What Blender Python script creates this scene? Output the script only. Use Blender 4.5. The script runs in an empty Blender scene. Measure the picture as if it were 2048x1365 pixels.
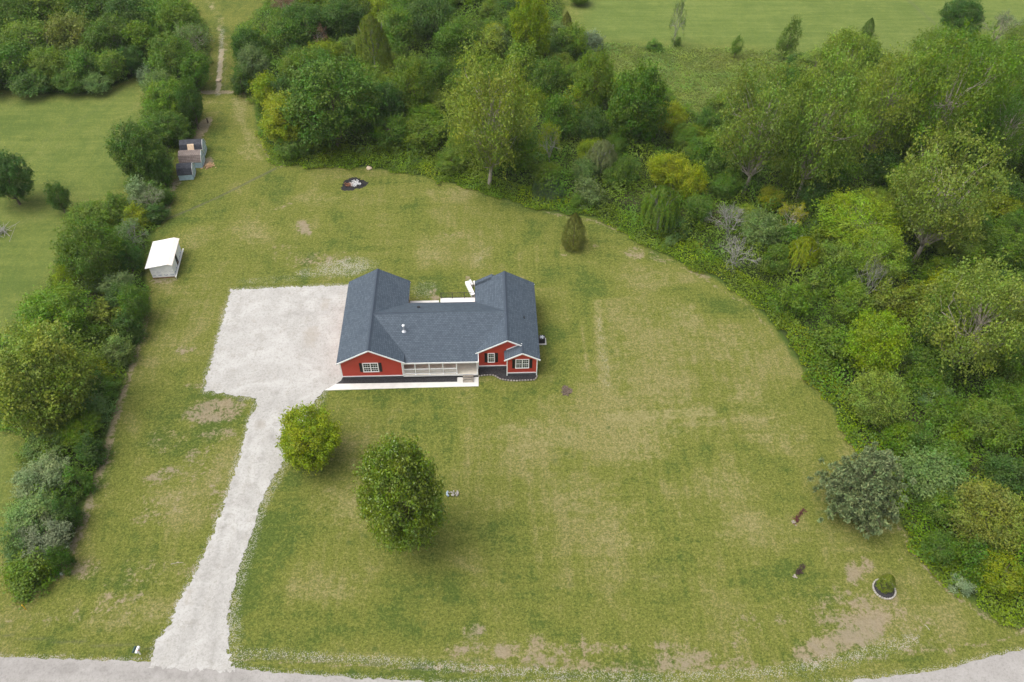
import bpy, bmesh, math, random
import numpy as np
from mathutils import Vector, Matrix
from mathutils.geometry import delaunay_2d_cdt
random.seed(7)
RNG = np.random.default_rng(11)
PI = math.pi
scene = bpy.context.scene
COL = scene.collection

# ------------------------------------------------------------------ camera
F_PX, PITCH, YAW, ROLL = 1593.0, 46.741, 2.663, 0.832
CAM = np.array([17.469, -61.974, 72.38])
def cam_axes():
    p, y, r = map(math.radians, (PITCH, YAW, ROLL))
    fwd = np.array([math.sin(y)*math.cos(p), math.cos(y)*math.cos(p), -math.sin(p)])
    right = np.array([math.cos(y), -math.sin(y), 0.0]); up = np.cross(right, fwd)
    return right*math.cos(r)+up*math.sin(r), -right*math.sin(r)+up*math.cos(r), fwd
RX, UP, FW = cam_axes()
cd = bpy.data.cameras.new('camera'); cam = bpy.data.objects.new('camera', cd); COL.objects.link(cam)
cd.sensor_width = 36.0; cd.lens = F_PX/2048*36; cd.clip_start = 1; cd.clip_end = 4000
m = Matrix(((RX[0], UP[0], -FW[0], CAM[0]), (RX[1], UP[1], -FW[1], CAM[1]), (RX[2], UP[2], -FW[2], CAM[2]), (0, 0, 0, 1)))
cam.matrix_world = m
scene.camera = cam

# ------------------------------------------------------------------ light
SUN_EL, SUN_AZ = 64.0, -98.0        # azimuth measured from +Y (north) clockwise; veiled sun high on the left
w = bpy.data.worlds.new('World'); scene.world = w; w.use_nodes = True
nt = w.node_tree; nt.nodes.clear()
sky = nt.nodes.new('ShaderNodeTexSky'); sky.sky_type = 'NISHITA'; sky.sun_disc = False
sky.sun_elevation = math.radians(SUN_EL); sky.sun_rotation = math.radians(SUN_AZ)
sky.air_density = 1.0; sky.dust_density = 6.0; sky.ozone_density = 0.6
bg = nt.nodes.new('ShaderNodeBackground'); bg.inputs['Strength'].default_value = 0.15
wo = nt.nodes.new('ShaderNodeOutputWorld')
veil = nt.nodes.new('ShaderNodeHueSaturation'); veil.inputs['Saturation'].default_value = .45   # thin overcast greys the blue
nt.links.new(sky.outputs[0], veil.inputs['Color']); nt.links.new(veil.outputs[0], bg.inputs['Color']); nt.links.new(bg.outputs[0], wo.inputs['Surface'])
sl = bpy.data.lights.new('sun', 'SUN'); sl.energy = 1.3; sl.angle = math.radians(70); sl.color = (1.0, 0.975, 0.93)
sun = bpy.data.objects.new('sun', sl); COL.objects.link(sun)
az, el = math.radians(SUN_AZ), math.radians(SUN_EL)
sdir = Vector((math.sin(az)*math.cos(el), math.cos(az)*math.cos(el), math.sin(el)))
sun.rotation_euler = sdir.to_track_quat('Z', 'Y').to_euler()
sun.location = (0, 0, 120)
scene.view_settings.view_transform = 'Standard'; scene.view_settings.look = 'None'
scene.view_settings.exposure = 0.62; scene.view_settings.gamma = 1.0
scene.render.film_transparent = False
scene.cycles.max_bounces = 6; scene.cycles.diffuse_bounces = 4; scene.cycles.glossy_bounces = 2
scene.cycles.transmission_bounces = 4

# ------------------------------------------------------------------ pixel <-> place (2048 x 1365 photo pixels)
def ray(px, py):
    return FW + RX*((px-1024)/F_PX) - UP*((py-682.5)/F_PX)
def at(px, py, z=0.0):
    d = ray(px, py); k = (z-CAM[2])/d[2]; p = CAM+d*k; return (float(p[0]), float(p[1]))
def at_y(px, py, Y):
    d = ray(px, py); k = (Y-CAM[1])/d[1]; p = CAM+d*k; return (float(p[0]), float(p[2]))
def depth(x, y, z): return float((np.array([x, y, z])-CAM) @ FW)
def proj(x, y, z):
    v = np.array([x, y, z])-CAM; q = v @ FW
    return 1024+F_PX*(v @ RX)/q, 682.5-F_PX*(v @ UP)/q
def pts(lst, z=0.0): return [at(a, b, z) for a, b in lst]

# ------------------------------------------------------------------ materials
def nodes(name):
    m_ = bpy.data.materials.new(name); m_.use_nodes = True; t = m_.node_tree
    b = t.nodes['Principled BSDF']; return m_, t, b
class NT:
    """small node-graph helper"""
    def __init__(s, t): s.t = t
    def n(s, typ, **k):
        o = s.t.nodes.new(typ)
        for a, v in k.items(): setattr(o, a, v)
        return o
    def put(s, sock, v):
        if hasattr(v, 'is_linked') or isinstance(v, bpy.types.NodeSocket): s.t.links.new(v, sock)
        else: sock.default_value = v
    def coord(s, scale=(1, 1, 1), rot=0.0, obj=False):
        if obj:
            src = s.n('ShaderNodeTexCoord').outputs['Object']
        else:
            src = s.n('ShaderNodeNewGeometry').outputs['Position']
        mp = s.n('ShaderNodeMapping'); s.t.links.new(src, mp.inputs['Vector'])
        mp.inputs['Scale'].default_value = scale; mp.inputs['Rotation'].default_value = (0, 0, rot)
        return mp.outputs[0]
    def noise(s, vec, scale, detail=3, rough=0.55, dist=0.0):
        o = s.n('ShaderNodeTexNoise'); s.t.links.new(vec, o.inputs['Vector'])
        o.inputs['Scale'].default_value = scale; o.inputs['Detail'].default_value = detail
        o.inputs['Roughness'].default_value = rough; o.inputs['Distortion'].default_value = dist
        return o.outputs['Fac']
    def vor(s, vec, scale, feat='F1', out='Distance'):
        o = s.n('ShaderNodeTexVoronoi'); o.feature = feat; s.t.links.new(vec, o.inputs['Vector'])
        o.inputs['Scale'].default_value = scale; return o.outputs[out]
    def math(s, op, a, b=0.0, c=0.0, clamp=False):
        o = s.n('ShaderNodeMath', operation=op); o.use_clamp = clamp
        s.put(o.inputs[0], a); s.put(o.inputs[1], b)
        if op in ('MULTIPLY_ADD',): s.put(o.inputs[2], c)
        return o.outputs[0]
    def step(s, v, lo, hi):
        o = s.n('ShaderNodeMapRange'); o.interpolation_type = 'SMOOTHSTEP'
        s.put(o.inputs['Value'], v); o.inputs['From Min'].default_value = lo; o.inputs['From Max'].default_value = hi
        return o.outputs[0]
    def mix(s, f, a, b, mode='MIX'):
        o = s.n('ShaderNodeMix'); o.data_type = 'RGBA'; o.blend_type = mode
        s.put(o.inputs[0], f)
        for i, v in ((6, a), (7, b)):
            if isinstance(v, (tuple, list)): o.inputs[i].default_value = (*v[:3], 1)
            else: s.t.links.new(v, o.inputs[i])
        return o.outputs[2]
    def attr(s, name):
        o = s.n('ShaderNodeAttribute'); o.attribute_name = name; return o
    def bump(s, h, strength, dist, bsdf):
        o = s.n('ShaderNodeBump'); o.inputs['Strength'].default_value = strength; o.inputs['Distance'].default_value = dist
        s.t.links.new(h, o.inputs['Height']); s.t.links.new(o.outputs[0], bsdf.inputs['Normal'])
def simple(name, c, rough=0.7, var=0.12, scale=3.0, metal=0.0, spec=0.4):
    m_, t, b = nodes(name); N = NT(t)
    v = N.coord(); f = N.noise(v, scale, 4)
    hi = tuple(min(1, x*(1+var)) for x in c); lo = tuple(x*(1-var) for x in c)
    t.links.new(N.mix(N.step(f, .3, .7), lo, hi), b.inputs['Base Color'])
    b.inputs['Roughness'].default_value = rough; b.inputs['Metallic'].default_value = metal
    b.inputs['Specular IOR Level'].default_value = spec
    return m_
M = {}
M['trim'] = simple('white_trim', (.86, .86, .85), .5, .03)
M['vinyl'] = simple('white_vinyl', (.74, .73, .70), .5, .04)
M['black'] = simple('black_shutter', (.012, .014, .015), .5, .1)
M['blackmetal'] = simple('black_metal', (.015, .015, .017), .4, .1)
M['deck'] = simple('porch_boards', (.72, .67, .56), .75, .07, 2.0)
M['concrete'] = simple('pale_concrete', (.55, .54, .51), .85, .06, 1.2)
M['foundation'] = simple('foundation_block', (.075, .08, .085), .9, .2, 1.5)
M['mulch'] = simple('black_mulch', (.028, .027, .029), .95, .55, 9.0)
M['stone'] = simple('edging_stone', (.24, .22, .19), .9, .25, 4.0)
M['palestone'] = simple('pale_stone', (.34, .32, .285), .9, .3, 5.0)
M['tanrock'] = simple('tan_rock', (.50, .40, .29), .9, .15, 4.0)
M['galv'] = simple('galvanised_metal', (.62, .64, .66), .35, .08, 3, .6)
M['wood'] = simple('raw_wood', (.42, .31, .20), .8, .2, 5.0)
M['greywood'] = simple('weathered_wood', (.27, .24, .20), .85, .2, 5.0)
M['plywood'] = simple('plywood_sheet', (.62, .47, .32), .8, .12, 4.0)
M['char'] = simple('charred_ground', (.018, .017, .018), .95, .5, 5.0)
M['ash'] = simple('white_ash', (.55, .55, .55), .95, .35, 8.0)
M['rust'] = simple('rusty_debris', (.24, .10, .05), .9, .4, 6.0)
M['deadplant'] = simple('dead_dark_plant', (.06, .035, .03), .9, .5, 8.0)
M['reddead'] = simple('dry_red_plant', (.10, .03, .028), .9, .5, 8.0)
M['yellow'] = simple('yellow_plastic', (.75, .42, .02), .5, .05)
M['bluebarn'] = simple('pale_blue_siding', (.40, .53, .60), .7, .12, 3.0)
M['whiteish'] = simple('white_plastic', (.80, .80, .80), .5, .05)
M['wrapblue'] = simple('blue_print', (.06, .12, .36), .6, .1)
M['wrap'] = simple('white_house_wrap', (.90, .90, .92), .55, .07, 2.0)
M['sheathing'] = simple('pale_roof_sheet', (.70, .69, .68), .6, .03, 2.0)
M['fan'] = simple('grey_fan', (.10, .11, .12), .5, .3)
M['dark'] = simple('painted_doorway_shade', (.02, .018, .015), .9, .2)  # shade inside the playhouse door, put into the base colour
M['bark'] = simple('pale_bark', (.34, .30, .245), .9, .25, 3.0)
M['darkbark'] = simple('brown_bark', (.11, .085, .06), .9, .25, 3.0)
M['deadbark'] = simple('grey_dead_twigs', (.27, .26, .24), .9, .2, 3.0)
M['statue'] = simple('weathered_blue_ornament', (.35, .43, .50), .7, .15, 6)

def siding_mat():
    m_, t, b = nodes('red_lap_siding'); N = NT(t)
    v = N.coord(); wv = N.n('ShaderNodeTexWave'); wv.wave_type = 'BANDS'; wv.bands_direction = 'Z'; wv.wave_profile = 'SAW'
    t.links.new(v, wv.inputs['Vector']); wv.inputs['Scale'].default_value = 1.55
    wv.inputs['Distortion'].default_value = 0
    f = N.noise(v, 1.3, 4)
    c = N.mix(f, (.46, .045, .026), (.54, .060, .034))
    c = N.mix(N.step(wv.outputs['Fac'], .86, 1.0), c, (.24, .024, .016))
    t.links.new(c, b.inputs['Base Color']); b.inputs['Roughness'].default_value = .6
    N.bump(wv.outputs['Fac'], .5, .02, b); return m_
M['siding'] = siding_mat()
def shingle_mat(name, c0, c1, brick=True, course=.2):
    m_, t, b = nodes(name); N = NT(t)
    g = N.n('ShaderNodeNewGeometry')
    # courses run across the slope: use height for the course number, and the horizontal run for tabs
    sx = N.n('ShaderNodeSeparateXYZ'); t.links.new(g.outputs['Position'], sx.inputs[0])
    nx = N.n('ShaderNodeSeparateXYZ'); t.links.new(g.outputs['Normal'], nx.inputs[0])
    isx = N.math('GREATER_THAN', N.math('ABSOLUTE', nx.outputs[0]), N.math('ABSOLUTE', nx.outputs[1]))
    run = N.math('ADD', N.math('MULTIPLY', isx, sx.outputs[1]), N.math('MULTIPLY', N.math('SUBTRACT', 1.0, isx), sx.outputs[0]))
    dn = N.math('ADD', N.math('MULTIPLY', isx, sx.outputs[0]), N.math('MULTIPLY', N.math('SUBTRACT', 1.0, isx), sx.outputs[1]))
    cb = N.n('ShaderNodeCombineXYZ'); t.links.new(run, cb.inputs[0]); t.links.new(dn, cb.inputs[1])
    br = N.n('ShaderNodeTexBrick'); t.links.new(cb.outputs[0], br.inputs['Vector'])
    br.inputs['Scale'].default_value = 1; br.inputs['Brick Width'].default_value = .32; br.inputs['Row Height'].default_value = course
    br.inputs['Mortar Size'].default_value = .012; br.inputs['Color1'].default_value = (*c0, 1); br.inputs['Color2'].default_value = (*c1, 1)
    br.inputs['Mortar'].default_value = (*[x*.35 for x in c0], 1)
    f = N.noise(N.coord(), .7, 5); f2 = N.noise(N.coord(), 14, 3)
    c = N.mix(N.step(f, .3, .75), br.outputs['Color'], N.mix(1.0, br.outputs['Color'], (.86, .88, .9), 'MULTIPLY'))
    c = N.mix(N.step(f2, .55, .8), c, tuple(x*1.6 for x in c1))
    t.links.new(c, b.inputs['Base Color']); b.inputs['Roughness'].default_value = .75
    b.inputs['Specular IOR Level'].default_value = .35
    N.bump(br.outputs['Fac'], -.4, .02, b)
    return m_
M['roof'] = shingle_mat('slate_blue_shingles', (.048, .066, .088), (.072, .096, .122))
M['darkroof'] = shingle_mat('dark_shingles', (.022, .025, .034), (.045, .05, .062), True, .2)
M['brownroof'] = shingle_mat('brown_shingles', (.16, .125, .11), (.21, .17, .15), True, .2)
def glass_mat():
    m_, t, b = nodes('window_glass'); N = NT(t)
    f = N.noise(N.coord(), 2.2, 2)
    t.links.new(N.mix(f, (.01, .018, .016), (.05, .065, .05)), b.inputs['Base Color'])
    b.inputs['Roughness'].default_value = .08; b.inputs['Specular IOR Level'].default_value = .6; return m_
M['glass'] = glass_mat()

def gravel_mat(name, c0, c1, tint, stones=True):
    m_, t, b = nodes(name); N = NT(t); v = N.coord()
    big = N.noise(v, .16, 6, .65, 1.5); mid = N.noise(v, .8, 6, .72); fine = N.noise(v, 3.4, 4, .8)
    st = N.vor(v, 9.0, 'F1', 'Color')
    bw = N.n('ShaderNodeRGBToBW'); t.links.new(st, bw.inputs[0])
    c = N.mix(N.step(big, .35, .68), c0, c1)
    c = N.mix(N.step(mid, .48, .72), c, tint)
    c = N.mix(N.math('MULTIPLY', bw.outputs[0], .35), c, tuple(min(1, x*1.25) for x in c1))
    c = N.mix(N.math('MULTIPLY', N.step(fine, .48, .68), .42), c, tuple(x*.62 for x in tint))
    a = N.attr('stain'); s_ = N.n('ShaderNodeSeparateColor'); t.links.new(a.outputs['Color'], s_.inputs[0])
    k = N.math('ADD', s_.outputs[0], N.math('MULTIPLY', N.math('SUBTRACT', mid, .5), 1.0))
    c = N.mix(N.math('MULTIPLY', N.step(N.math('MULTIPLY', k, N.step(s_.outputs[0], 0, .2)), .25, 1.1), .55), c, (.265, .235, .19))
    # tyre tracks, pressed darker and finer
    c = N.mix(N.math('MULTIPLY', N.math('MULTIPLY', s_.outputs[1], N.step(mid, .3, .7)), .55), c, tuple(x*.72 for x in c0))
    t.links.new(c, b.inputs['Base Color']); b.inputs['Roughness'].default_value = .95; b.inputs['Specular IOR Level'].default_value = .15
    N.bump(fine, .35, .03, b); return m_
M['gravel'] = gravel_mat('white_gravel', (.300, .292, .272), (.392, .386, .366), (.270, .258, .230))
M['roadgravel'] = gravel_mat('grey_road_gravel', (.255, .243, .228), (.300, .288, .272), (.232, .220, .203))

def foliage_mat(name, trans=.38, spec=.35, rough=.5):
    m_, t, b = nodes(name); N = NT(t)
    oi = N.n('ShaderNodeObjectInfo'); a = N.attr('tone')
    g = N.n('ShaderNodeNewGeometry')
    base = oi.outputs['Color']
    nz = N.noise(N.coord(), .55, 3, .6)
    hs = N.n('ShaderNodeHueSaturation'); t.links.new(base, hs.inputs['Color'])
    # leaf-to-leaf tone, and patches of slightly different hue through the crown
    s_ = N.n('ShaderNodeSeparateColor'); t.links.new(a.outputs['Color'], s_.inputs[0])
    t.links.new(N.math('MULTIPLY_ADD', s_.outputs[0], .70, .66), hs.inputs['Value'])
    t.links.new(N.math('MULTIPLY_ADD', s_.outputs[1], .075, .462), hs.inputs['Hue'])
    t.links.new(N.math('MULTIPLY_ADD', nz, .4, .92), hs.inputs['Saturation'])
    t.links.new(hs.outputs[0], b.inputs['Base Color'])
    b.inputs['Roughness'].default_value = rough; b.inputs['Specular IOR Level'].default_value = spec
    tr = N.n('ShaderNodeBsdfTranslucent'); t.links.new(hs.outputs[0], tr.inputs['Color'])
    mx = N.n('ShaderNodeMixShader'); mx.inputs[0].default_value = trans
    t.links.new(b.outputs[0], mx.inputs[1]); t.links.new(tr.outputs[0], mx.inputs[2])
    t.links.new(mx.outputs[0], t.nodes['Material Output'].inputs['Surface']); return m_
M['leaf'] = foliage_mat('broad_leaves'); M['needle'] = foliage_mat('needles', .1, .2, .7)
M['glossleaf'] = foliage_mat('glossy_leaves', .18, .7, .38)

# ------------------------------------------------------------------ tagging and mesh helpers
def tag(o, label=None, cat=None, group=None, kind=None):
    if label: o['label'] = label
    if cat: o['category'] = cat
    if group: o['group'] = group
    if kind: o['kind'] = kind
    return o
def root(name, label, cat, loc=(0, 0, 0), rz=0.0, group=None):
    o = bpy.data.objects.new(name, None); COL.objects.link(o); o.location = loc; o.rotation_euler = (0, 0, rz)
    o.empty_display_size = .3
    return tag(o, label, cat, group)
class MB:
    def __init__(s): s.v = []; s.f = []; s.m = []
    def add(s, vs, fs, mi=0):
        k = len(s.v); s.v += [tuple(map(float, p)) for p in vs]; s.f += [tuple(i+k for i in f) for f in fs]; s.m += [mi]*len(fs)
        return s
    def box(s, x0, x1, y0, y1, z0, z1, mi=0):
        vs = [(x, y, z) for z in (z0, z1) for x, y in ((x0, y0), (x1, y0), (x1, y1), (x0, y1))]
        return s.add(vs, [(3, 2, 1, 0), (4, 5, 6, 7), (0, 1, 5, 4), (1, 2, 6, 5), (2, 3, 7, 6), (3, 0, 4, 7)], mi)
    def bar(s, a, b, wd, ht, mi=0):
        """square bar from a to b"""
        a = np.array(a, float); b = np.array(b, float); d = (b-a)/np.linalg.norm(b-a)
        up = np.array([0, 0, 1.0]) if abs(d[2]) < .95 else np.array([0, 1.0, 0])
        sx = np.cross(d, up); sx /= np.linalg.norm(sx); uz = np.cross(sx, d)
        vs = [p+sx*i*wd/2+uz*j*ht/2 for p in (a, b) for i, j in ((-1, -1), (1, -1), (1, 1), (-1, 1))]
        return s.add(vs, [(3, 2, 1, 0), (4, 5, 6, 7), (0, 1, 5, 4), (1, 2, 6, 5), (2, 3, 7, 6), (3, 0, 4, 7)], mi)
    def tube(s, a, b, r0, r1, n=6, mi=0, cap=True):
        a = np.array(a, float); b = np.array(b, float); d = b-a; L = np.linalg.norm(d)
        if L < 1e-6: return s
        d /= L; up = np.array([0, 0, 1.0]) if abs(d[2]) < .9 else np.array([1.0, 0, 0])
        sx = np.cross(d, up); sx /= np.linalg.norm(sx); uz = np.cross(sx, d)
        vs = [p+(sx*math.cos(k*2*PI/n)+uz*math.sin(k*2*PI/n))*r for p, r in ((a, r0), (b, r1)) for k in range(n)]
        fs = [(k, (k+1) % n, n+(k+1) % n, n+k) for k in range(n)]
        if cap: fs += [tuple(range(n-1, -1, -1)), tuple(range(n, 2*n))]
        return s.add(vs, fs, mi)
    def prism(s, poly, z0, z1, mi=0):
        n = len(poly); vs = [(x, y, z0) for x, y in poly]+[(x, y, z1) for x, y in poly]
        return s.add(vs, [tuple(range(n-1, -1, -1)), tuple(range(n, 2*n))]+[(k, (k+1) % n, n+(k+1) % n, n+k) for k in range(n)], mi)
    def slab(s, poly3, th, mi=0):
        """flat 3-D polygon (seen from above, counter-clockwise) with thickness downwards"""
        n = len(poly3); vs = list(poly3)+[(x, y, z-th) for x, y, z in poly3]
        return s.add(vs, [tuple(range(n)), tuple(range(2*n-1, n-1, -1))]+[(k, n+k, n+(k+1) % n, (k+1) % n) for k in range(n)], mi)
    def xform(s, loc, rz):
        c, sn = math.cos(rz), math.sin(rz)
        s.v = [(x*c-y*sn+loc[0], x*sn+y*c+loc[1], z+loc[2]) for x, y, z in s.v]; return s
    def build(s, name, mats, parent=None, bevel=0, smooth=False):
        if not isinstance(mats, (list, tuple)): mats = [mats]
        me = bpy.data.meshes.new(name); me.from_pydata(s.v, [], s.f)
        for q in mats: me.materials.append(q)
        if len(mats) > 1: me.polygons.foreach_set('material_index', s.m)
        me.validate()
        bm = bmesh.new(); bm.from_mesh(me); bmesh.ops.recalc_face_normals(bm, faces=bm.faces); bm.to_mesh(me); bm.free()
        if smooth: me.polygons.foreach_set('use_smooth', [True]*len(me.polygons))
        o = bpy.data.objects.new(name, me); COL.objects.link(o)
        if parent: o.parent = parent
        if bevel:
            bv = o.modifiers.new('bevel', 'BEVEL'); bv.width = bevel; bv.segments = 1; bv.limit_method = 'ANGLE'
        return o

# ------------------------------------------------------------------ numpy helpers
def vnoise(x, y, sc, seed=0):
    r = np.random.default_rng(seed+1000).random((256, 256)); x = x*sc+500.3; y = y*sc+500.7
    xi = np.floor(x).astype(int); yi = np.floor(y).astype(int); fx = x-xi; fy = y-yi
    fx = fx*fx*(3-2*fx); fy = fy*fy*(3-2*fy); g = lambda a, b: r[a % 256, b % 256]
    return (g(xi, yi)*(1-fx)+g(xi+1, yi)*fx)*(1-fy)+(g(xi, yi+1)*(1-fx)+g(xi+1, yi+1)*fx)*fy
def inside(x, y, poly):
    x = np.asarray(x); y = np.asarray(y); r = np.zeros(x.shape, bool); n = len(poly)
    for i in range(n):
        x0, y0 = poly[i]; x1, y1 = poly[(i+1) % n]
        if y0 == y1: continue
        c = ((y0 > y) != (y1 > y)) & (x < (x1-x0)*(y-y0)/(y1-y0)+x0); r ^= c
    return r
def dist_line(x, y, poly, closed=False):
    d = np.full(np.shape(x), 1e9); n = len(poly)
    for i in range(n if closed else n-1):
        x0, y0 = poly[i]; x1, y1 = poly[(i+1) % n]; dx, dy = x1-x0, y1-y0; L = dx*dx+dy*dy+1e-9
        t = np.clip(((x-x0)*dx+(y-y0)*dy)/L, 0, 1); d = np.minimum(d, np.hypot(x-x0-t*dx, y-y0-t*dy))
    return d
def sstep(v, a, b):
    t = np.clip((v-a)/(b-a), 0, 1); return t*t*(3-2*t)
def quads_mesh(name, V, mat, tone=None, hue=None):
    """V: (n,4,3) quads in one mesh"""
    n = len(V); me = bpy.data.meshes.new(name)
    me.vertices.add(n*4); me.vertices.foreach_set('co', V.reshape(-1).astype(np.float32))
    me.loops.add(n*4); me.loops.foreach_set('vertex_index', np.arange(n*4, dtype=np.int32))
    me.polygons.add(n); me.polygons.foreach_set('loop_start', np.arange(0, n*4, 4, dtype=np.int32))
    me.polygons.foreach_set('loop_total', np.full(n, 4, dtype=np.int32))
    me.update(calc_edges=True); me.materials.append(mat)
    ca = me.color_attributes.new('tone', 'FLOAT_COLOR', 'POINT')
    c = np.ones((n, 4, 4), np.float32)
    c[:, :, 0] = (tone if tone is not None else RNG.random(n))[:, None]
    c[:, :, 1] = (hue if hue is not None else RNG.random(n))[:, None]
    ca.data.foreach_set('color', c.reshape(-1)); return me
def leaves(P, Nn, size, rng, aspect=.62, fold=.25):
    """rhombic leaves/leaf sprays at P facing Nn"""
    n = len(P); r = rng.normal(size=(n, 3)); T = np.cross(Nn, r); T /= np.linalg.norm(T, axis=1)[:, None]+1e-9
    B = np.cross(Nn, T); s = np.asarray(size).reshape(-1, 1)*np.ones((n, 1))
    tip = P+T*s*.5-Nn*s*fold*.3; base = P-T*s*.5-Nn*s*fold*.3; a = P+B*s*aspect*.5+Nn*s*fold*.2; b = P-B*s*aspect*.5+Nn*s*fold*.2
    return np.stack([base, a, tip, b], 1)
def unit(v): return v/(np.linalg.norm(v, axis=-1, keepdims=True)+1e-9)

# ------------------------------------------------------------------ plan of the land (photo pixels at ground level)
EDGE_R = [(560, 332), (640, 336), (730, 338), (800, 347), (880, 363), (950, 382), (1020, 404), (1080, 420), (1130, 431), (1190, 440),
          (1230, 456), (1280, 488), (1330, 512), (1400, 547), (1430, 562), (1500, 606), (1540, 652), (1580, 712), (1620, 763), (1650, 803),
          (1680, 853), (1705, 890), (1750, 960), (1790, 1035), (1830, 1102), (1870, 1152), (1930, 1200), (1990, 1236), (2048, 1252), (2150, 1275)]
EDGE_PATH = [(560, -80), (532, 0), (505, 38), (466, 72), (466, 110), (478, 165), (503, 195), (508, 235), (522, 285), (545, 318), (560, 332)]
WOOD = [at(*p) for p in EDGE_PATH]+[at(*p) for p in EDGE_R[1:]]+[at(2300, 1275), at(2500, 700), at(2350, 150), at(2100, 95), at(1900, 115), at(1700, 130),
        at(1560, 185), at(1480, 215), at(1400, 230), at(1310, 200), at(1225, 150), at(1190, 105), at(1130, 60), at(1120, -60), at(800, -130), at(640, -80)]
MEADOW = pts([(1190, 105), (1225, 150), (1310, 200), (1400, 230), (1480, 215), (1560, 185), (1640, 145), (1600, 112), (1480, 98), (1330, 96), (1205, 88)])
HEDGE = pts([(330, -60), (385, 10), (418, 55), (422, 120), (398, 180), (402, 240), (385, 285), (352, 300), (346, 350), (340, 385), (328, 430), (305, 475), (292, 530), (300, 590),
             (290, 650), (265, 722), (238, 800), (208, 900), (182, 980), (152, 1070), (112, 1150), (70, 1180), (10, 1165), (15, 1060), (40, 960), (60, 880), (-30, 850),
             (-40, 700), (50, 640), (90, 570), (135, 520), (150, 470), (225, 430), (255, 400), (262, 350), (238, 310), (275, 250), (292, 190), (280, 150),
             (235, 172), (190, 186), (100, 190), (0, 182), (-250, 160), (-250, -90)])
LAWN_EDGE_L = pts([(346, 350), (340, 385), (328, 430), (305, 475), (292, 530), (300, 590), (290, 650), (265, 722), (238, 800), (208, 900), (182, 980), (152, 1070), (112, 1150)])
PAD = pts([(463, 580), (580, 575), (720, 570), (760, 640), (700, 700), (684, 762), (672, 768), (649, 781), (638, 792), (628, 806), (600, 860), (566, 925), (540, 968), (521, 1003), (505, 1060), (485, 1120), (468, 1170),
           (457, 1230), (456, 1300), (468, 1334), (468, 1345), (300, 1335), (306, 1318), (312, 1288), (340, 1250), (352, 1215), (372, 1180), (396, 1135), (430, 1060), (451, 1000), (471, 940), (490, 880), (498, 840), (517, 812), (515, 797),
           (490, 794), (450, 788), (408, 783), (416, 748), (432, 690), (446, 640)])
ROAD = pts([(-300, 1300), (0, 1314), (150, 1320), (310, 1324), (460, 1335), (560, 1347), (700, 1356), (900, 1366), (1100, 1372), (1400, 1374), (1600, 1371), (1700, 1363), (1800, 1351),
            (1900, 1336), (1965, 1318), (2048, 1300), (2300, 1250), (2500, 1420), (2200, 1520), (1700, 1560), (1200, 1590), (800, 1580), (300, 1545), (-300, 1520)])

def grid_axis(a, b, st):
    c = list(np.arange(a, b+1e-6, st)); lo = []; x = a; d = st
    while x > a-1500: d *= 1.45; x -= d; lo.append(x)
    hi = []; x = b; d = st
    while x < b+1500: d *= 1.45; x += d; hi.append(x)
    return np.array(lo[::-1]+c+hi)
gx = grid_axis(-75, 125, .42); gy = grid_axis(-50, 135, .42)
GX, GY = np.meshgrid(gx, gy); X = GX.ravel(); Y = GY.ravel()
A = {k: np.zeros(len(X)) for k in ('dirt', 'dry', 'lush', 'wood', 'speck', 'field', 'dark', 'sand')}
def blob(k, px, py, rx, ry, ang=0, s=1.0, soft=.5):
    x0, y0 = at(px, py); c, sn = math.cos(math.radians(ang)), math.sin(math.radians(ang))
    u = ((X-x0)*c+(Y-y0)*sn)/rx; v = (-(X-x0)*sn+(Y-y0)*c)/ry
    A[k] = np.maximum(A[k], s*(1-sstep(np.hypot(u, v), 1-soft, 1+soft)))
def streak(k, lst, wd, s=1.0):
    A[k] = np.maximum(A[k], s*(1-sstep(dist_line(X, Y, pts(lst)), wd*.3, wd)))
def area(k, poly, soft=1.0, s=1.0, cut=False):
    d = dist_line(X, Y, poly, True)*np.where(inside(X, Y, poly), 1, -1); v = s*sstep(d, -soft, soft)
    A[k] = A[k]*(1-v) if cut else np.maximum(A[k], v)
area('wood', WOOD, 1.8); area('wood', HEDGE, 1.2)
# bare and thin places
blob('dirt', 1725, 1255, 3.6, 1.7, 25, .85); blob('dirt', 1660, 1290, 4.2, 1.1, 10, .75); blob('dirt', 1715, 1215, 2.3, .9, 50, .6); blob('dirt', 1705, 1150, .8, 1.3, 0, .8)
blob('dirt', 1733, 1130, .6, 1.1, 0, .75); blob('dirt', 1712, 1135, .5, .9, 20, .7); blob('dirt', 1780, 1215, 2.2, 1.6, 0, .5); blob('dirt', 1620, 1305, 2.2, 1, 0, .6)
blob('dirt', 430, 822, 3.6, 2.0, 5, .75); blob('dirt', 440, 870, 2.8, 1.2, 0, .5); blob('dirt', 607, 456, 1.1, 2.2, 28, .72, .25); blob('dirt', 370, 700, 1.4, .7, 0, .7)
blob('dirt', 330, 950, 2.2, 1.1, 20, .62); blob('dirt', 165, 1140, 1.8, 1.3, 10, .6); blob('dirt', 300, 1040, 2.5, .8, 0, .45); blob('dirt', 240, 1195, 3, .8, 0, .5)
blob('dirt', 390, 772, 1.5, .5, 0, .6); blob('dirt', 385, 905, .8, .8, 0, .6); blob('dirt', 1270, 507, 1.6, 1.5, 30, .62); blob('dirt', 1190, 493, .5, .4, 0, .7)
blob('dirt', 1127, 510, .6, .3, 0, .65); blob('dirt', 1315, 520, 1.8, .5, -30, .55); blob('dirt', 1410, 551, 1.3, .5, -30, .7); blob('dirt', 1692, 868, .5, 1.6, 20, .6)
blob('dirt', 935, 556, .5, .5, 0, .7); blob('dirt', 866, 583, .7, .7, 0, .6); blob('dirt', 870, 597, .8, .9, 0, .7); blob('dirt', 400, 262, 1.3, 4.5, -10, .85, .2); blob('dirt', 416, 325, .8, 1.8, 0, .85)
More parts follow.
